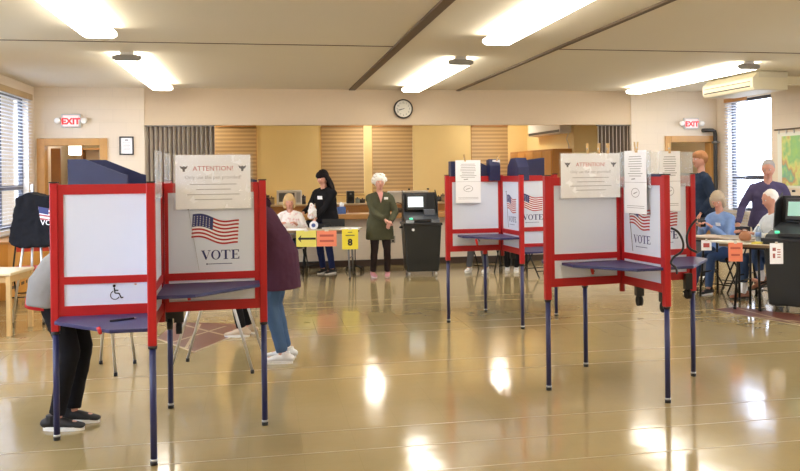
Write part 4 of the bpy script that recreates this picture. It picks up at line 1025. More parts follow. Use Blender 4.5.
for x, D_, wd, dp, hh, mt, lb, nm in ((322, 13.55, .22, .2, .07, BLACK, 'black electronic poll book case behind the roll on the centre table', 'poll_book_case'),
                                      (350, 13.4, .28, .3, .014, PAPER, 'white paper stack at the right end of the centre table', 'paper_stack'),
                                      (291, 13.3, .42, .3, .012, PAPER, 'white paper stack in front of the person in the floral top', 'paper_stack')):
    p = col(x, D_); t = thing(nm, lb, nm.replace('_', ' '), (p.x, p.y, TBZ), rz, 'things on the centre table')
    m = MB(); 
    if nm == 'paper_stack':
        for k in range(4):
            R_ = Matrix.Rotation(.06 * (k - 1.5), 3, 'Z'); q = [R_ @ V((sx * wd / 2, sy * dp / 2, 0)) for sx, sy in ((-1, -1), (1, -1), (1, 1), (-1, 1))]
            m.prism([v + V((0, 0, hh * k / 4)) for v in q], (0, 0, hh / 4))
        obj('sheets', m, mt, t)
    else:
        obj('case_body', m.box((-wd / 2, -dp / 2, 0), (wd / 2, dp / 2, hh)), mt, t, bevel=.01); obj('handle', MB().tube([(-.05, -dp / 2, hh * .6), (-.04, -dp / 2 - .03, hh * .6), (.04, -dp / 2 - .03, hh * .6), (.05, -dp / 2, hh * .6)], .006), BLACKM, t)
p = col(354.5, 14.3)
t = thing('caster_stand', 'black wheeled base on the floor right of the centre table', 'stand', (p.x, p.y, 0))
for k in range(5):
    a = k * 2 * PI / 5 + .3; e = V((.14 * math.cos(a), .14 * math.sin(a), .06)); s = obj('spoke', MB().bar((0, 0, .09), e, .03, .02), BLACKM, t)
    obj('wheel', MB().cyl(e + V((-.012, 0, -.032)), e + V((.012, 0, -.032)), .028), RUBBER, s)
obj('column', MB().cyl((0, 0, .08), (0, 0, .62), .008), BLACKM, t); obj('top_ring', MB().cyl((0, 0, .62), (0, 0, .64), .03), BLACKM, t)

# right tables
r1a, r1b = P(719, 243, z=.74), P(771, 245.2, z=.74)
d_ = V((r1b.x - r1a.x, r1b.y - r1a.y, 0)); rz1 = math.atan2(d_.y, d_.x); nn = V((-math.sin(rz1), math.cos(rz1), 0))
c1 = V(((r1a.x + r1b.x) / 2, (r1a.y + r1b.y) / 2, 0)) + nn * .30
tb1 = folding_table('tan folding table on black legs with a salmon sign, at the right window', c1, rz1, d_.length, .6, legs=BLACKM)
r2a, r2b = P(686, 236.5, z=.74), P(717, 238, z=.74)
d2_ = V((r2b.x - r2a.x, r2b.y - r2a.y, 0)); rz2 = math.atan2(d2_.y, d2_.x); nn2 = V((-math.sin(rz2), math.cos(rz2), 0))
c2 = V(((r2a.x + r2b.x) / 2, (r2a.y + r2b.y) / 2, 0)) + nn2 * .28 + V((math.cos(rz2), math.sin(rz2), 0)) * .2
folding_table('tan folding table before the seated person in the light blue sweater', c2, rz2, d2_.length + .4, .56, legs=BLACKM)
print('TABLES', c1, rz1, d_.length, c2, rz2, d2_.length)
D1 = c1.dot(FW) - .34; D2 = c2.dot(FW) - .33
hang_sign('table_sign', 701.3, 711.5, 240, 250.5, D2, PAPER, 'white sign with a red block on the table of the person in light blue', lines=[(.2, .8, .3, .4)], inkm=REDINK)
hang_sign('table_sign', 728.5, 742, 242.5, 261.5, D1, ORANGEC, 'salmon sign hanging on the table at the right window', lines=[(.15, .85, .66, .1), (.2, .8, .3, .1)], inkm=mat('salmon_ink', (0, 0, 0)), rz=-.15)
# ------------------------------------------------------------------ ballot scanners
def ballot_scanner(label, loc, rz, w=.52, d=.6, screen=(225, 235, 240)):
    """faces -Y local"""
    t = thing('ballot_scanner', label, 'ballot scanner', loc, rz, 'black ballot scanners on wheeled bins')
    z0, z1 = .07, .80; b = .86
    obj('ballot_bin', MB().hexa([V((-w / 2 * b, -d / 2 * b, z0)), V((w / 2 * b, -d / 2 * b, z0)), V((w / 2 * b, d / 2 * b, z0)), V((-w / 2 * b, d / 2 * b, z0)), V((-w / 2, -d / 2, z1)), V((w / 2, -d / 2, z1)), V((w / 2, d / 2, z1)), V((-w / 2, d / 2, z1))]), mat('bin_black', (32, 34, 32), .45, bump=.1, bscale=80), t, bevel=.02)
    for sx in (-1, 1):
        for sy in (-1, 1):
            c_ = obj('caster', MB().bar((sx * w * .36, sy * d * .36, z0 + .005), (sx * w * .36, sy * d * .36, .035), .02, .04), GREYM, t)
            obj('wheel', MB().cyl((sx * w * .36 - .012, sy * d * .36, .032), (sx * w * .36 + .012, sy * d * .36, .032), .032), ALU, c_)
    obj('bin_rim', MB().box((-w / 2 - .012, -d / 2 - .012, z1 - .03), (w / 2 + .012, d / 2 + .012, z1 + .01)), BLACK, t, bevel=.006)
    obj('scanner_deck', MB().hexa([V((-w / 2 + .02, -d / 2 + .02, z1 + .01)), V((w / 2 - .02, -d / 2 + .02, z1 + .01)), V((w / 2 - .02, d / 2 - .1, z1 + .01)), V((-w / 2 + .02, d / 2 - .1, z1 + .01)), V((-w / 2 + .02, -d / 2 + .06, z1 + .05)), V((w / 2 - .02, -d / 2 + .06, z1 + .05)), V((w / 2 - .02, d / 2 - .1, z1 + .16)), V((-w / 2 + .02, d / 2 - .1, z1 + .16))]), mat('deck_grey', (58, 62, 68), .35), t, bevel=.005)
    obj('ballot_slot', MB().box((-.13, -d / 2 + .0, z1 + .03), (.13, -d / 2 + .09, z1 + .065)), BLACK, t, bevel=.004)
    obj('indicator_lamp', MB().cyl((-.17, -d / 2 + .1, z1 + .06), (-.17, -d / 2 + .1, z1 + .085), .025), mat('green_lamp', (90, 230, 170), .4, emit=.8), t)
    obj('printer_cover', MB().box((.05, -.03, z1 + .11), (.22, .12, z1 + .2)), mat('deck_grey2', (96, 100, 108), .35), t, bevel=.008)
    yb = d / 2 - .1
    # open lid : upright back with folded wings
    lid = obj('lid', MB().hexa([V((-w / 2 + .01, yb, z1 + .01)), V((w / 2 - .01, yb, z1 + .01)), V((w / 2 - .01, yb + .05, z1 + .01)), V((-w / 2 + .01, yb + .05, z1 + .01)), V((-w / 2 + .02, yb + .05, z1 + .46)), V((w / 2 - .02, yb + .05, z1 + .46)), V((w / 2 - .02, yb + .09, z1 + .46)), V((-w / 2 + .02, yb + .09, z1 + .46))]), BLACK, t, bevel=.01)
    for sx in (-1, 1):
        obj('lid_wing', MB().prism([(sx * (w / 2 - .01), yb, z1 + .01), (sx * (w / 2 - .01), yb - .22, z1 + .04), (sx * (w / 2 - .015), yb - .16, z1 + .38), (sx * (w / 2 - .02), yb + .06, z1 + .5)], (-sx * .012, 0, 0)), BLACK, t)
        obj('latch', MB().box((sx * .15 - .015, yb + .05, z1 + .5), (sx * .15 + .015, yb + .08, z1 + .525)), BLACKM, t)
    s = obj('screen_housing', MB().hexa([V((-.21, yb - .06, z1 + .19)), V((.11, yb - .06, z1 + .19)), V((.11, yb - .0, z1 + .18)), V((-.21, yb - .0, z1 + .18)), V((-.21, yb - .01, z1 + .43)), V((.11, yb - .01, z1 + .43)), V((.11, yb + .03, z1 + .43)), V((-.21, yb + .03, z1 + .43))]), BLACK, t, bevel=.006)
    k = mat('screen_%d' % screen[0], screen, .3, emit=.5 if screen[0] > 200 else .3)
    obj('screen', MB().prism([(-.18, yb - .0545, z1 + .235), (.06, yb - .0545, z1 + .235), (.06, yb - .0205, z1 + .395), (-.18, yb - .0205, z1 + .395)], (0, -.002, 0)), k, s)
    obj('seal_sticker', MB().prism([(-.15 + .022 * math.cos(a_ * PI / 5), -d / 2 - .014 + .0, z1 - .09 + .022 * math.sin(a_ * PI / 5)) for a_ in range(10)], (0, .02, 0)), PAPER, t)
    obj('side_handle', MB().tube([(-w / 2 - .005, -.1, z1 - .06), (-w / 2 - .04, -.08, z1 - .07), (-w / 2 - .04, .08, z1 - .07), (-w / 2 - .005, .1, z1 - .06)], .009), BLACKM, t)
    return t
p = col(420.5, 13.75)
ballot_scanner('black ballot scanner with a white lit screen beside the white-haired person', p, -YAW + .14, w=.57)
p2 = col(799, 9.85)
ballot_scanner('black ballot scanner cut by the right edge of the photo', p2, -YAW - .70, w=.6, d=.62, screen=(150, 196, 184))
hang_sign('scanner_sign', 770, 783, 243, 264, 9.36, PAPER, 'white sign with a red drawing on the ballot scanner at the right edge', lines=[(.2, .45, .62, .16), (.22, .4, .28, .22), (.55, .8, .66, .05), (.55, .8, .54, .05), (.55, .8, .42, .05), (.55, .8, .30, .05)], inkm=mat('brick_ink', (170, 100, 96), .7))

# left wall furniture
t = thing('wooden_table', 'pale wooden table at the left edge of the photo', 'table', P(-3, 272, z=.62) * 1.0 - V((0, 0, .62)), -YAW + .08)
obj('tabletop', MB().box((-.5, -.22, .60), (.22, .40, .63)), mat('birch_top', (232, 214, 176), .35), t, bevel=.006)
for sx, sy in ((.19, -.19), (.19, .36), (-.46, -.19), (-.46, .36)):
    obj('leg', MB().box((sx - .022, sy - .022, 0), (sx + .022, sy + .022, .60)), PINE, t, bevel=.003)
obj('apron', MB().box((-.46, -.185, .53), (.19, -.165, .60)).box((.18, -.17, .53), (.2, .36, .60)), PINE, t)
y1_ = P(33, 250, X=XL + .3).y
t = thing('radiator_cabinet', 'orange-brown wooden radiator cabinet under the left window', 'cabinet', (XL + .15, 12.9, 0))
obj('cabinet_body', MB().box((XL + .005, wl0, 0), (XL + .3, wl1 + .2, .72)), mat('honey_wood', (220, 158, 72), .45, noise=.12, nscale=5), t, True, bevel=.006)
obj('cabinet_top', MB().box((XL + .005, wl0 - .02, .72), (XL + .33, wl1 + .22, .75)), WOOD, t, True, bevel=.004)
m = MB()
for k in range(10): m.box((XL + .3, wl0 + .15 + k * .24, .12), (XL + .303, wl0 + .3 + k * .24, .16))
obj('grille', m, BROWN, t, True)
# ------------------------------------------------------------------ people
def ik(a, b, l1, l2, hint):
    a, b = V(a), V(b); d = b - a; L = d.length
    if L > (l1 + l2) * .999: b = a + d.normalized() * (l1 + l2) * .999; d = b - a; L = d.length
    x = (l1 * l1 - l2 * l2 + L * L) / (2 * L); h = math.sqrt(max(0, l1 * l1 - x * x))
    dn = d.normalized(); hv = V(hint) - dn * V(hint).dot(dn); hv.normalize()
    return a + dn * x + hv * h, b

def person(label, loc, yaw, h=1.7, pelvis=None, lean=0, twist=0, head=(0, 0), hands=None, feet=None, shirt=None, pants=None, shoes=None, sole=(235, 235, 232),
           hair=None, hairstyle='short', sleeve=1.0, hem=.0, coat=False, build=1.0, extra=None, elbow_hint=((.6, -1, -.4), (-.6, -1, -.4)), knee_hint=(0, 1, .1), collar=None, skin=SKIN, socks=None, bare_shin=False, head_fwd=.03, badge=None):
    k = h / 1.755
    t = thing('person', label, 'person', loc, yaw, 'people in the hall')
    pv = V(pelvis) if pelvis else V((0, 0, .93 * k))
    la = math.radians(lean); sp = V((0, math.sin(la), math.cos(la)))
    fwd = V((0, math.cos(la), -math.sin(la)))
    rx = Matrix.Rotation(math.radians(twist), 3, 'Z') @ V((1, 0, 0))
    waist = pv + V((0, math.sin(la * .5), math.cos(la * .5))) * .14 * k
    chest = waist + sp * .23 * k; nb = chest + sp * .145 * k
    hy, hp = math.radians(head[0]), math.radians(head[1] + lean * .35)
    hc = nb + (sp * .55 + V((0, 0, .45))).normalized() * .185 * k + V((0, head_fwd, 0)) * k
    Hm = Matrix.Rotation(hy, 3, 'Z') @ Matrix.Rotation(-hp, 3, 'X')       # head frame: x right, y front, z up
    sh = [nb - sp * .075 * k + rx * s * .152 * k * build for s in (1, -1)]
    hands = hands or [(.25, .06, .84 * k), (-.25, .06, .84 * k)]
    feet = feet or [(.10, 0, 0, 0), (-.10, 0, 0, 0)]
    arms = []
    for i, s in enumerate((1, -1)):
        e, wv = ik(sh[i], hands[i], .285 * k, .25 * k, elbow_hint[i]); arms.append((sh[i], e, wv))
    legs = []
    for i, s in enumerate((1, -1)):
        hip = pv + rx * s * .088 * k - V((0, 0, .03 * k)); f = feet[i]
        ank = V((f[0], f[1], f[2] + .085 * k)); kn, ank = ik(hip, ank, .42 * k, .42 * k, knee_hint); legs.append((hip, kn, ank, f[3] if len(f) > 3 else 0, f[4] if len(f) > 4 else 0))
    bd = build
    # ---- body (one continuous figure)
    def torso(m, o, low=0, zlow=None):
        pts = [pv - sp * .05 * k, pv, waist, chest, nb - sp * .05 * k, nb]
        rr = [(.15, .11), (.163, .118), (.142, .108), (.158, .116), (.105, .085), (.06, .06)]
        m.loft(pts, [((a * bd + o) * k, (b * bd + o) * k) for a, b in rr], lat=rx, seg=20, cap=False)
        m.loft([sh[0], sh[0].lerp(nb - sp * .03 * k, .5) + sp * .004, nb - sp * .025 * k, sh[1].lerp(nb - sp * .03 * k, .5) + sp * .004, sh[1]], [(.046 * k + o, .048 * k + o)] * 5, seg=12)
    B_ = MB(); torso(B_, 0)
    B_.loft([nb - sp * .03, nb + (hc - nb) * .75], [.058 * k, .05 * k])
    for a, e, wv in arms:
        B_.loft([a, a.lerp(e, .5), e, e.lerp(wv, .35), wv], [.048 * k, .044 * k, .036 * k, .037 * k, .025 * k])
    for hip, kn, an, fy, fp in legs:
        B_.loft([hip, hip.lerp(kn, .5), kn, kn.lerp(an, .35), an], [.082 * k, .072 * k, .052 * k, .052 * k, .034 * k])
        fd = V((math.sin(-fy), math.cos(-fy), -math.tan(fp))).normalized(); B_.loft([an - V((0, 0, .04 * k)) - fd * .02, an - V((0, 0, .05 * k)) + fd * .12 * k], [(.03 * k, .025 * k)] * 2)
    HR = lambda x, y, z: hc + Hm @ (V((x, y, z)) * k)
    B_.ball(hc, V((.077, .094, .112)) * k, Hm, 20); B_.ball(HR(0, .018, -.045), V((.056, .066, .068)) * k, Hm, 16)      # cranium, jaw
    B_.ball(HR(0, .052, -.085), V((.026, .026, .022)) * k, Hm, 10)                                                        # chin
    B_.loft([HR(0, .082, .022), HR(0, .097, -.012), HR(0, .106, -.028), HR(0, .086, -.034)], [.010 * k, .012 * k, .015 * k, .010 * k])   # nose
    B_.ball(HR(0, .078, .034), V((.045, .016, .012)) * k, Hm, 10)                                                          # brow
    for s in (1, -1):
        B_.ball(HR(s * .074, -.004, -.008), V((.012, .018, .03)) * k, Hm, 10); B_.ball(HR(s * .034, .066, -.022), V((.02, .018, .018)) * k, Hm, 10)
    me = fuse(B_, .0115 * k, 1, [skin, EYEW, IRIS, MOUTH])
    bm = MB(); bm.bm.from_mesh(me); bpy.data.meshes.remove(me)
    for s in (1, -1):
        bm.m(1).ball(HR(s * .031, .080, .008), V((.013, .009, .008)) * k, Hm, 10); bm.m(2).ball(HR(s * .031, .087, .008), V((.0065, .004, .0065)) * k, Hm, 8)
    bm.m(3).ball(HR(0, .088, -.058), V((.022, .008, .006)) * k, Hm, 10)
    bm.m(0)
    for i, (a, e, wv) in enumerate(arms):                                     # palm, four fingers, thumb
        s = (1, -1)[i]; d = (wv - e).normalized(); side = d.cross(V((0, 0, 1)))
        if side.length < .2: side = V((0, 1, 0)).cross(d)
        side.normalize(); pn_ = side.cross(d).normalized()
        if s < 0: side = -side
        if pn_.z > 0: pn_ = -pn_
        w0 = wv + d * .01
        bm.loft([wv - d * .015, wv + d * .03 * k, wv + d * .085 * k], [(.026 * k, .02 * k), (.036 * k, .016 * k), (.038 * k, .013 * k)], lat=side, seg=10)
        for q, (off, ln) in enumerate(((-.028, .058), (-.010, .072), (.009, .078), (.027, .070))):
            b0 = wv + d * .082 * k + side * off * k
            p1 = b0 + d * ln * .45 * k + pn_ * .008 * k; p2 = p1 + (d * .75 + pn_ * .65).normalized() * ln * .32 * k; p3 = p2 + (d * .35 + pn_ * .93).normalized() * ln * .26 * k
            bm.loft([b0, p1, p2, p3], [.0092 * k, .0088 * k, .0082 * k, .0065 * k], seg=8)
        b0 = wv + d * .03 * k + side * .03 * k; p1 = b0 + (d * .6 + side * .7 + pn_ * .2).normalized() * .036 * k; p2 = p1 + (d * .9 + side * .1 + pn_ * .3).normalized() * .032 * k
        bm.loft([b0, p1, p2], [.0125 * k, .0105 * k, .0085 * k], seg=8)
    obj('body', bm, [skin, EYEW, IRIS, MOUTH], t, fix=False)
    # ---- clothes
    o = .018 * k
    S = MB(); torso(S, o)
    hemz = hem
    if coat or hem:
        hp_ = pv - V((0, 0, hem * k)); S.loft([waist, pv, hp_ + V((0, -.01, 0))], [((.142 * bd + .03) * k, (.108 * bd + .03) * k), ((.168 * bd + .035) * k, (.125 * bd + .035) * k), ((.172 * bd + .045) * k, (.13 * bd + .04) * k)], lat=rx, seg=20, cap=False)
    for a, e, wv in arms:
        en = e.lerp(wv, sleeve) if sleeve <= 1 else wv
        q = 1.0 if not coat else 1.18
        if sleeve > .2: S.loft([a, a.lerp(e, .5), e, e.lerp(en, .5), en], [(.064 if not coat else .07) * k, .058 * k * q, .051 * k * q, .048 * k * q, .040 * k * q], cap=False)
        else: S.loft([a, a.lerp(e, .6)], [.064 * k, .062 * k])
    me = fuse(S, .013 * k, 3, [shirt], wob=.016 * k, wscale=.07)
    so = link('coat' if coat else 'shirt', me, t)
    Pn = MB()
    Pn.loft([waist - V((0, 0, .03 * k)), pv, pv - V((0, 0, .07 * k))], [((.145 * bd + .006) * k, (.11 * bd + .006) * k), ((.163 * bd + .011) * k, (.118 * bd + .012) * k), ((.14 * bd + .01) * k, (.105 * bd + .012) * k)], lat=rx, seg=20)
    for i, (hip, kn, an, fy, fp) in enumerate(legs):
        en = kn.lerp(an, .97 if not bare_shin else .72)
        Pn.loft([hip, hip.lerp(kn, .5), kn, kn.lerp(en, .4), en], [.098 * k * bd, .086 * k, .067 * k, .062 * k, .052 * k], cap=False)
    me = fuse(Pn, .013 * k, 3, [pants], wob=.012 * k, wscale=.08); link('trousers', me, t)
    for i, (hip, kn, an, fy, fp) in enumerate(legs):
        fd = V((-math.sin(fy), math.cos(fy), 0)); tp = Matrix.Rotation(fp, 3, fd.cross(UP)) ; fd2 = (fd * math.cos(fp) + UP * math.sin(fp)); up2 = fd.cross(UP).cross(fd2).normalized()
        sd = fd.cross(UP).normalized(); base = an - up2 * .085 * k
        A = lambda f, u, s_=0: base + fd2 * f * k + up2 * u * k + sd * s_ * k
        sm = MB()
        sm.loft([A(-.075, .045), A(-.03, .052), A(.04, .047), A(.10, .036), A(.165, .028)], [(.034 * k, .032 * k), (.038 * k, .038 * k), (.041 * k, .032 * k), (.046 * k, .024 * k), (.036 * k, .017 * k)], lat=sd)
        sm.loft([A(-.025, .05), A(-.025, .10)], [.042 * k, .043 * k], cap=False)
        me = fuse(sm, .007 * k, 1, [shoes])
        shoe = link('shoe', me, t)
        sl = MB(); n = 20; pts = []
        for q in range(n):
            a = 2 * PI * q / n; f = .045 + .135 * math.cos(a); wd = (.044 if math.cos(a) > 0 else .037) * math.sin(a); pts.append(A(f, 0, wd))
        sl.prism(pts, up2 * .024 * k); obj('sole', sl, mat('sole_%d_%d' % sole[:2], sole, .6), shoe)
        if socks: obj('sock', MB().loft([an + V((0, 0, .0)), kn.lerp(an, .75)], [.045 * k, .05 * k]), socks, t)
    # ---- hair
    if hair:
        HR = (lambda x, y, z: hc + Hm @ (V((x, y, z)) * k * 1.04))
        Hh = MB(); r = random.Random(hash(label) % 1000 if False else len(label))
        if hairstyle == 'short':
            Hh.ball(HR(0, -.022, .028), V((.087, .099, .107)) * k, Hm, 18)
        elif hairstyle == 'thin':
            Hh.ball(HR(0, -.028, .022), V((.086, .094, .102)) * k, Hm, 18)
        elif hairstyle == 'bob':
            Hh.ball(HR(0, -.018, .02), V((.094, .100, .114)) * k, Hm, 18)
            for s in (1, -1): Hh.loft([HR(s * .07, 0, .03), HR(s * .08, .0, -.04), HR(s * .075, .005, -.10)], [(.03 * k, .045 * k), (.028 * k, .045 * k), (.022 * k, .035 * k)])
            Hh.loft([HR(0, -.06, .03), HR(0, -.075, -.04), HR(0, -.07, -.11)], [(.07 * k, .04 * k)] * 3, lat=Hm @ V((1, 0, 0)))
        elif hairstyle == 'curly':
            Hh.ball(HR(0, -.03, .03), V((.105, .105, .118)) * k, Hm, 18)
            for q in range(70):
                a, b = r.uniform(0, 2 * PI), r.uniform(-.3, 1.2); v = V((math.cos(a) * math.cos(b), math.sin(a) * math.cos(b), math.sin(b)))
                if v.y > .35 and v.z < .55: continue
                Hh.ball(HR(v.x * .110, -.03 + v.y * .105, .025 + v.z * .122), .026 * k, None, 8)
        elif hairstyle == 'long':
            Hh.ball(HR(0, -.034, .026), V((.092, .100, .112)) * k, Hm, 18)
            for s in (1, -1): Hh.loft([HR(s * .06, -.03, .05), HR(s * .088, -.045, -.06), HR(s * .105, -.04, -.17), HR(s * .11, -.03, -.27)], [(.03 * k, .05 * k), (.034 * k, .055 * k), (.036 * k, .05 * k), (.02 * k, .03 * k)])
            Hh.loft([HR(0, -.06, .03), HR(0, -.085, -.08), HR(0, -.09, -.20), HR(0, -.085, -.32)], [(.08 * k, .045 * k), (.095 * k, .045 * k), (.10 * k, .04 * k), (.06 * k, .025 * k)], lat=Hm @ V((1, 0, 0)))
        if hairstyle == 'thin': Hh.ball(HR(0, -.008, .052), V((.074, .080, .062)) * k, Hm, 16)
        else: Hh.ball(HR(0, .008, .056), V((.085, .092, .070)) * k, Hm, 16)
        me = fuse(Hh, .008 * k, 1, [hair], wob=.012 * k, wscale=.025); link('hair', me, t)
    if badge:
        bx, bz, bs = badge
        cz = chest + sp * bz * k; Fb = cz + fwd * (.118 * bd + .046) * k + rx * bx * k
        m = MB(); m.bar(Fb - rx * bs, Fb + rx * bs, .004, bs * 1.2, up=sp); obj('name_badge', m, PAPER, t)
    if collar:
        m = MB(); m.loft([nb - sp * .035 * k - V((0, .01, 0)), nb + sp * .012 * k], [(.085 * k, .08 * k), (.066 * k, .064 * k)], lat=rx, cap=False); obj('collar', m, collar, t)
    if extra: extra(t, dict(pv=pv, waist=waist, chest=chest, nb=nb, hc=hc, sh=sh, arms=arms, legs=legs, k=k, sp=sp, rx=rx, fwd=fwd, HR=HR, shirt=so))
    return t

BLK = cloth('black_cloth', (26, 25, 28)); GRY = cloth('grey_sweat', (140, 138, 134)); PURP = cloth('plum_fleece', (76, 44, 62)); JEAN = cloth('blue_denim', (72, 98, 132)); DJEAN = cloth('dark_denim', (42, 52, 92))
OLIVE = cloth('olive_knit', (78, 78, 58)); LBLUE = cloth('light_blue_knit', (128, 156, 204)); PURB = cloth('purple_shirt', (84, 76, 106)); WSH = cloth('white_shirt', (214, 222, 230)); NAVJ = cloth('navy_jacket', (40, 52, 72)); GRP = cloth('grey_trousers', (96, 98, 104))
fl = bpy.data.materials.new('floral_cloth'); fl.use_nodes = True; nt = fl.node_tree; b = nt.nodes['Principled BSDF']
tc = nt.nodes.new('ShaderNodeTexCoord'); vo = nt.nodes.new('ShaderNodeTexVoronoi'); vo.inputs['Scale'].default_value = 22; cr = nt.nodes.new('ShaderNodeValToRGB')
cr.color_ramp.elements[0].color = (*lin((214, 150, 156)), 1); cr.color_ramp.elements[1].position = .45; cr.color_ramp.elements[1].color = (*lin((232, 228, 224)), 1)
nt.links.new(tc.outputs['Object'], vo.inputs['Vector']); nt.links.new(vo.outputs['Distance'], cr.inputs[0]); nt.links.new(cr.outputs[0], b.inputs['Base Color']); b.inputs['Roughness'].default_value = .9
BLSH = mat('black_shoe', (28, 28, 30), .6); WSHO = mat('white_shoe', (228, 228, 226), .5); PKSH = mat('pink_shoe', (212, 150, 160), .6); BRSH = mat('brown_shoe', (158, 104, 78), .5)
TOR = -YAW - PI / 2      # facing right in the picture
TOL = -YAW + PI / 2      # facing left
TOC = PI - YAW           # facing the camera

def redhem(t, j):
    m = MB(); p = j['pv'] + V((0, -.03, -.145)); me = None
    m.loft([p + V((0, .005, .06)), p], [(.178, .15), (.180, .152)], lat=j['rx'], cap=False); obj('red_hem', m, cloth('red_cotton', (190, 40, 44)), t)
# 1 voter bending at left booth
c0 = col(63, 5.68)
person('person in a grey sweatshirt and black leggings bending behind the left booth', c0, TOR, 1.70, pelvis=(0, -.05, .895), lean=55, head=(0, 40),
       hands=[(.20, .46, .93), (-.10, .44, .93)], feet=[(.13, -.0, 0, 0), (-.04, .03, 0, 0)], shirt=GRY, pants=BLK, shoes=BLSH, hair=cloth('brown_hair', (86, 62, 44)), hairstyle='bob', hem=.13, build=1.02, extra=redhem, elbow_hint=((.3, -.3, -1), (-.3, -.3, -1)))
# 2 plum jacket
def hood(t, j):
    m = MB(); nb = j['nb']; m.loft([nb + V((-.11, -.045, -.01)), nb + V((0, -.12, .0)), nb + V((.11, -.045, -.01))], [(.05, .05), (.065, .06), (.05, .05)]); me = fuse(m, .012, 3, [cloth('dark_plum', (54, 32, 46))], wob=.02, wscale=.05); link('hood', me, t)
c0 = col(277, 7.52)
person('person in a plum jacket and jeans bending to the right of the left booth', c0, TOL, 1.68, pelvis=(0, -.01, .90), lean=34, head=(0, 25), head_fwd=.06,
       hands=[(.18, .50, .95), (-.16, .50, .95)], feet=[(.12, -.04, 0, 0), (-.10, -.05, 0, 0)], shirt=PURP, pants=JEAN, shoes=WSHO, hair=cloth('grey_hair', (150, 146, 140)), hairstyle='short', hem=.30, coat=True, build=1.08, extra=hood, elbow_hint=((.3, -.3, -1), (-.3, -.3, -1)))
# 3 person behind with black trousers
c0 = col(246, 8.75)
person('person in black trousers and two-tone sneakers standing behind the left booth', c0, TOL, 1.60, feet=[(.07, .0, 0, 0), (-.09, .04, 0, 0)], shirt=cloth('grey_top', (120, 120, 124)), pants=BLK, shoes=mat('two_tone_shoe', (196, 176, 150), .6), hair=cloth('brown_hair', (0, 0, 0)), hairstyle='short', head=(0, 15), lean=12)
# 4 seated floral
SEAT = [(.17, .34, 0, 0), (-.14, .36, 0, 0)]
c0 = col(291, 13.95)
person('seated person with blond hair and a white floral top at the centre table', c0, TOC, 1.60, pelvis=(0, 0, .53), lean=15, head=(15, 8), hands=[(.10, .34, .80), (-.14, .32, .80)], feet=SEAT, shirt=fl, pants=cloth('mid_denim', (64, 84, 118)), shoes=BLSH, hair=cloth('blond_hair', (206, 176, 128)), hairstyle='bob', build=1.05)
# 5 black haired
c0 = col(327, 14.05)
def towel(t, j): pass
person('person with long black hair in a black top standing behind the centre table', c0, TOC - .5, 1.63, lean=10, head=(-15, 22), hands=[(.26, .28, .96), (-.02, .33, .88)], feet=[(.09, 0, 0, .1), (-.09, 0, 0, -.1)], shirt=BLK, pants=DJEAN, shoes=BLSH, hair=mat('black_hair', (26, 21, 22), .7, bump=.4, bscale=60, spec=.15), hairstyle='long', build=1.2, badge=(-.03, .03, .045), sleeve=.9)
# 6 white haired
c0 = col(379.5, 13.5)
def cardi(t, j):
    c_ = j['chest']; m = MB(); m.face([c_ + V((-.035, .155, .11)), c_ + V((.035, .155, .11)), c_ + V((0, .158, -.02))]); m.prism([c_ + V((-.045, .10, .14)), c_ + V((.045, .10, .14)), c_ + V((0, .150, .0))], (0, .012, 0)); obj('pink_neckline', m, cloth('pink_top', (222, 160, 150)), t, fix=False)
person('white-haired person in an olive cardigan and pink shoes standing beside the ballot scanner', c0, TOC + .2, 1.54, hands=[(-.05, .22, .875), (-.13, .22, .845)], feet=[(.11, 0, 0, .15), (-.11, 0, 0, -.2)], shirt=OLIVE, pants=cloth('dark_brown_trousers', (44, 34, 32)), shoes=PKSH, sole=(228, 200, 200), hair=cloth('white_hair', (232, 228, 220)), hairstyle='curly', coat=True, hem=.28, build=1.16, badge=(-.09, .06, .03), extra=cardi, elbow_hint=((1, -.4, -.5), (-1, -.4, -.5)))
# 7 navy jacket
c0 = col(702, 13.0)
person('person with short red-blond hair in a navy jacket standing at the right doorway', c0, TOL + .1, 1.84, head=(10, 0), hands=[(.24, .12, .95), (-.22, .1, .95)], shirt=NAVJ, pants=GRP, shoes=BLSH, hair=cloth('red_blond_hair', (168, 118, 80)), hairstyle='short', coat=True, hem=.08, build=1.08)
# 8 seated light blue
Dh = D2 + .33 + .28 + .28
c0 = col(724, Dh)
person('seated grey-blond person in a light blue sweater at the right tables', c0, TOC - .95, 1.62, pelvis=(0, 0, .54), lean=12, head=(20, 28), hands=[(.10, .34, .84), (-.06, .33, .84)], feet=[(.12, .50, 0, 0), (-.10, .46, 0, 0)], shirt=LBLUE, pants=cloth('mid_denim', (0, 0, 0)), shoes=BLSH, hair=cloth('ash_hair', (186, 170, 146)), hairstyle='bob', build=1.12, badge=(-.08, .03, .035), hem=.06)
# 9 purple shirt man
c0 = col(767, 11.75)
person('grey-haired person in a purple shirt with name badge standing before the right window', c0, TOC - .25, 1.75, pelvis=(0, 0, .89), lean=17, head=(-12, 8), hands=[(.38, .20, .86), (-.30, .26, .90)], feet=[(.12, 0, 0, .1), (-.12, .05, 0, -.1)], shirt=PURB, pants=cloth('mid_denim', (0, 0, 0)), shoes=BLSH, hair=cloth('light_grey_hair', (176, 172, 168)), hairstyle='thin', build=1.2, badge=(-.03, .06, .045), hem=.08, collar=PURB)
# 10 seated white shirt
c0 = col(779, 10.75)
person('seated white-haired person in a white shirt beside the ballot scanner at the right edge', c0, TOL + .15, 1.70, pelvis=(0, 0, .53), lean=10, head=(5, 12), hands=[(.14, .40, .80), (-.14, .40, .80)], feet=[(.10, .42, 0, 0), (-.05, .26, .17, 0, -.35)], shirt=WSH, pants=cloth('mid_denim', (0, 0, 0)), shoes=BRSH, sole=(50, 44, 40), hair=cloth('white_hair', (0, 0, 0)), hairstyle='thin', build=1.15, socks=PAPER, bare_shin=True)
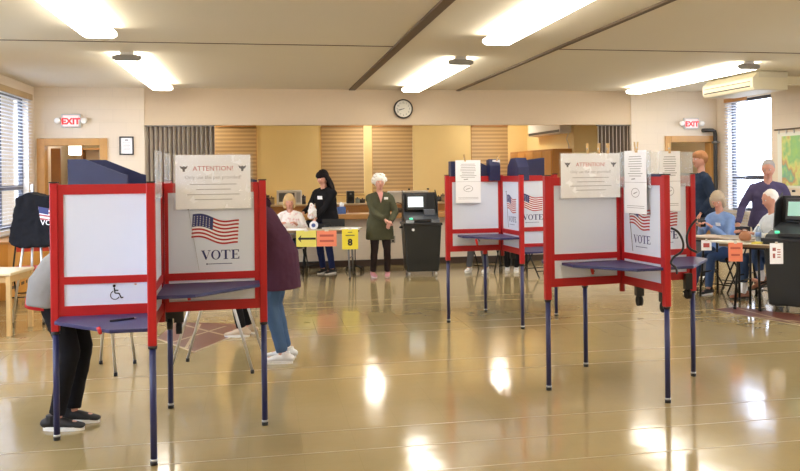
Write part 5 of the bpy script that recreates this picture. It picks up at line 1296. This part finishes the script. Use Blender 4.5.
# 11,12 seated behind the far booth
c0 = col(485, 14.2)
person('seated person with white sneakers under the far booth, beside the chair legs', c0, TOC - .35, 1.62, pelvis=(0, 0, .52), lean=15, head=(0, 20), hands=[(.12, .3, .8), (-.12, .3, .8)], feet=[(.18, .30, 0, 0), (-.10, .30, 0, 0)], shirt=cloth('teal_top', (70, 96, 104)), pants=GRP, shoes=WSHO, hair=cloth('brown_hair', (0, 0, 0)), hairstyle='bob')
c0 = col(512, 14.15)
person('seated person in black trousers and white shoes under the far booth', c0, TOC - .1, 1.62, pelvis=(0, 0, .52), lean=15, head=(0, 20), hands=[(.12, .3, .8), (-.12, .3, .8)], feet=[(.08, .18, 0, 0), (-.06, .20, 0, 0)], shirt=BLK, pants=BLK, shoes=WSHO, hair=cloth('brown_hair', (0, 0, 0)), hairstyle='short')

GC = 'black folding chairs'
copy_thing(ch0, col(724, Dh + .03), -YAW - .95, 'black folding chair of the person in the light blue sweater', GC)
copy_thing(ch0, col(781, 10.75), -YAW - PI / 2 + .15, 'black folding chair of the seated person in the white shirt', GC)
copy_thing(ch0, col(485, 14.23), -YAW - .35, 'black folding chair under the far booth, at the pair of white sneakers', GC)
copy_thing(ch0, col(513, 14.2), -YAW - .1, 'black folding chair of the person in black trousers behind the far booth', GC)
copy_thing(ch0, col(541, 13.4), -YAW + .5, 'empty black folding chair between the far booth and the right booth', GC)
copy_thing(ch0, col(744, 11.3), -YAW + .2, 'black folding chair between the seated light blue and the standing purple person', GC)
copy_thing(ch0, col(317, 14.6), -YAW, 'black folding chair behind the centre table, near the salmon sign', GC)

# things in hands and on the right tables
p = col(311.5, 13.62)
t = thing('paper_bundle', 'crumpled white and pink paper bundle in the hands of the person in black', 'paper', (p.x, p.y, .93))
g = MB().loft([(0, 0, .0), (.01, 0, .09), (.0, .0, .17)], [(.07, .05), (.06, .05), (.03, .03)]); me = fuse(g, .01, 0, [fl], wob=.05, wscale=.04); link('sheets', me, t)
def table_item(x, D_, z=TBZ): q = col(x, D_); return V((q.x, q.y, z))
Dm = D1 + .34
q = table_item(758, Dm + .05)
t = thing('water_bottle', 'clear plastic water bottle with a white cap on the right table', 'bottle', q, 0)
obj('bottle_body', MB().loft([(0, 0, .001), (0, 0, .13), (0, 0, .165), (0, 0, .18)], [.032, .032, .014, .012], cap=False), clear_material('bottle_plastic', (190, 210, 235), .45, .05), t)
obj('cap', MB().cyl((0, 0, .18), (0, 0, .197), .014), WPL, t)
obj('bottle_label', MB().cyl((0, 0, .06), (0, 0, .11), .0328), mat('label_blue', (120, 150, 210), .5), t)
for i, (x, D_, wd, dp, c_, lb) in enumerate(((736, Dm - .1, .35, .22, (232, 226, 206), 'cream paper stack on the right table beside the salmon sign'), (706, D2 + .3, .35, .25, (225, 205, 190), 'pinkish paper stack before the person in the light blue sweater'), (752, Dm - .16, .2, .15, (228, 214, 90), 'small yellow notepad on the right table'), (722, Dm + .1, .25, .2, (232, 232, 228), 'white paper stack at the left end of the right table'))):
    q = table_item(x, D_); t = thing('paper_stack' if i != 2 else 'notepad', lb, 'paper', q, rz1 + .2 * i, 'papers on the right tables')
    m = MB()
    for k in range(3):
        R_ = Matrix.Rotation(.07 * (k - 1), 3, 'Z'); m.prism([R_ @ V((sx * wd / 2, sy * dp / 2, 0)) + V((0, 0, .005 * k)) for sx, sy in ((-1, -1), (1, -1), (1, 1), (-1, 1))], (0, 0, .005))
    obj('sheets', m, mat('sheet_%d' % i, c_, .7), t)
q = table_item(744.5, D1 + .58)
t = thing('brown_bag', 'small brown bag on the right table before the standing purple person', 'bag', q, rz1)
g = MB().loft([(0, 0, .03), (0, 0, .07), (0, 0, .10)], [(.075, .045), (.07, .04), (.03, .02)], lat=(1, 0, 0)); me = fuse(g, .008, 1, [mat('tan_leather', (176, 120, 84), .5)], wob=.01, wscale=.04); link('bag_body', me, t)
obj('handle', MB().tube([(-.03, 0, .10), (-.025, 0, .13), (.025, 0, .13), (.03, 0, .10)], .005), mat('tan_leather', (0, 0, 0)), t)
q = table_item(765.5, D1 + .12)
t = thing('desk_magnifier', 'round white lens on a black arm at the right end of the right table', 'lamp', q, 0)
obj('base', MB().cyl((0, 0, 0), (0, 0, .02), .05), BLACK, t)
obj('arm', MB().tube([(0, 0, .02), (.0, 0, .08), (.1, 0, .10)], .01), BLACKM, t)
obj('lens_head', MB().ball((0, -.02, .085), (.035, .02, .035)), mat('lens_white', (220, 216, 200), .3), t)
q = table_item(772, D1 + .2)
t = thing('tissue_pack', 'white tissue pack at the far end of the right table', 'tissues', q, 0)
obj('pack', MB().box((-.05, -.04, 0), (.05, .04, .06)), mat('pack_green', (120, 160, 120), .5), t, bevel=.005); obj('tissue', MB().loft([(0, 0, .055), (.01, 0, .10), (0, 0, .15)], [(.03, .01), (.035, .012), (.008, .004)]), PAPER, t)
# phone held by person 8
hp8 = Matrix.Translation(V(col(724, Dh))) @ Matrix.Rotation(TOC - .95, 4, 'Z') @ V((.02, .40, .87))
t = thing('phone', 'black phone held by the person in the light blue sweater', 'phone', hp8, 0)
obj('phone_body', MB().box((-.035, -.006, -.03), (.035, .006, .06)), BLACK, t, bevel=.004); obj('phone_screen', MB().box((-.031, .006, -.024), (.031, .0068, .054)), mat('phone_glass', (60, 66, 76), .1), t)

# ------------------------------------------------------------------ world, camera, view
wd = bpy.data.worlds.new('World'); bpy.context.scene.world = wd; wd.use_nodes = True
bg = wd.node_tree.nodes['Background']; bg.inputs[0].default_value = (*lin((214, 228, 255)), 1); bg.inputs[1].default_value = 9.0
cam = bpy.data.cameras.new('Camera'); co = bpy.data.objects.new('Camera', cam); C.objects.link(co)
c_, s_ = math.cos(ROLL), math.sin(ROLL)
X_ = RT * c_ - UP * s_; Yv = RT * s_ + UP * c_; Z_ = -FW
M = Matrix((X_, Yv, Z_)).transposed().to_4x4(); M.translation = EYE
co.matrix_world = M
cam.sensor_fit = 'HORIZONTAL'; cam.sensor_width = 36; cam.lens = FPX / 800 * 36
cam.shift_x = (400 - PX) / 800; cam.shift_y = -(235.5 - PY) / 800
cam.clip_start = .05; cam.clip_end = 200
sc = bpy.context.scene; sc.camera = co
sc.view_settings.view_transform = 'Standard'; sc.view_settings.look = 'None'; sc.view_settings.gamma = 1; sc.view_settings.use_curve_mapping = False
sc.view_settings.exposure = .52
sc.cycles.max_bounces = 8; sc.cycles.diffuse_bounces = 5; sc.cycles.glossy_bounces = 4; sc.cycles.transparent_max_bounces = 12
sc.cycles.sample_clamp_indirect = 6; sc.cycles.use_denoising = True
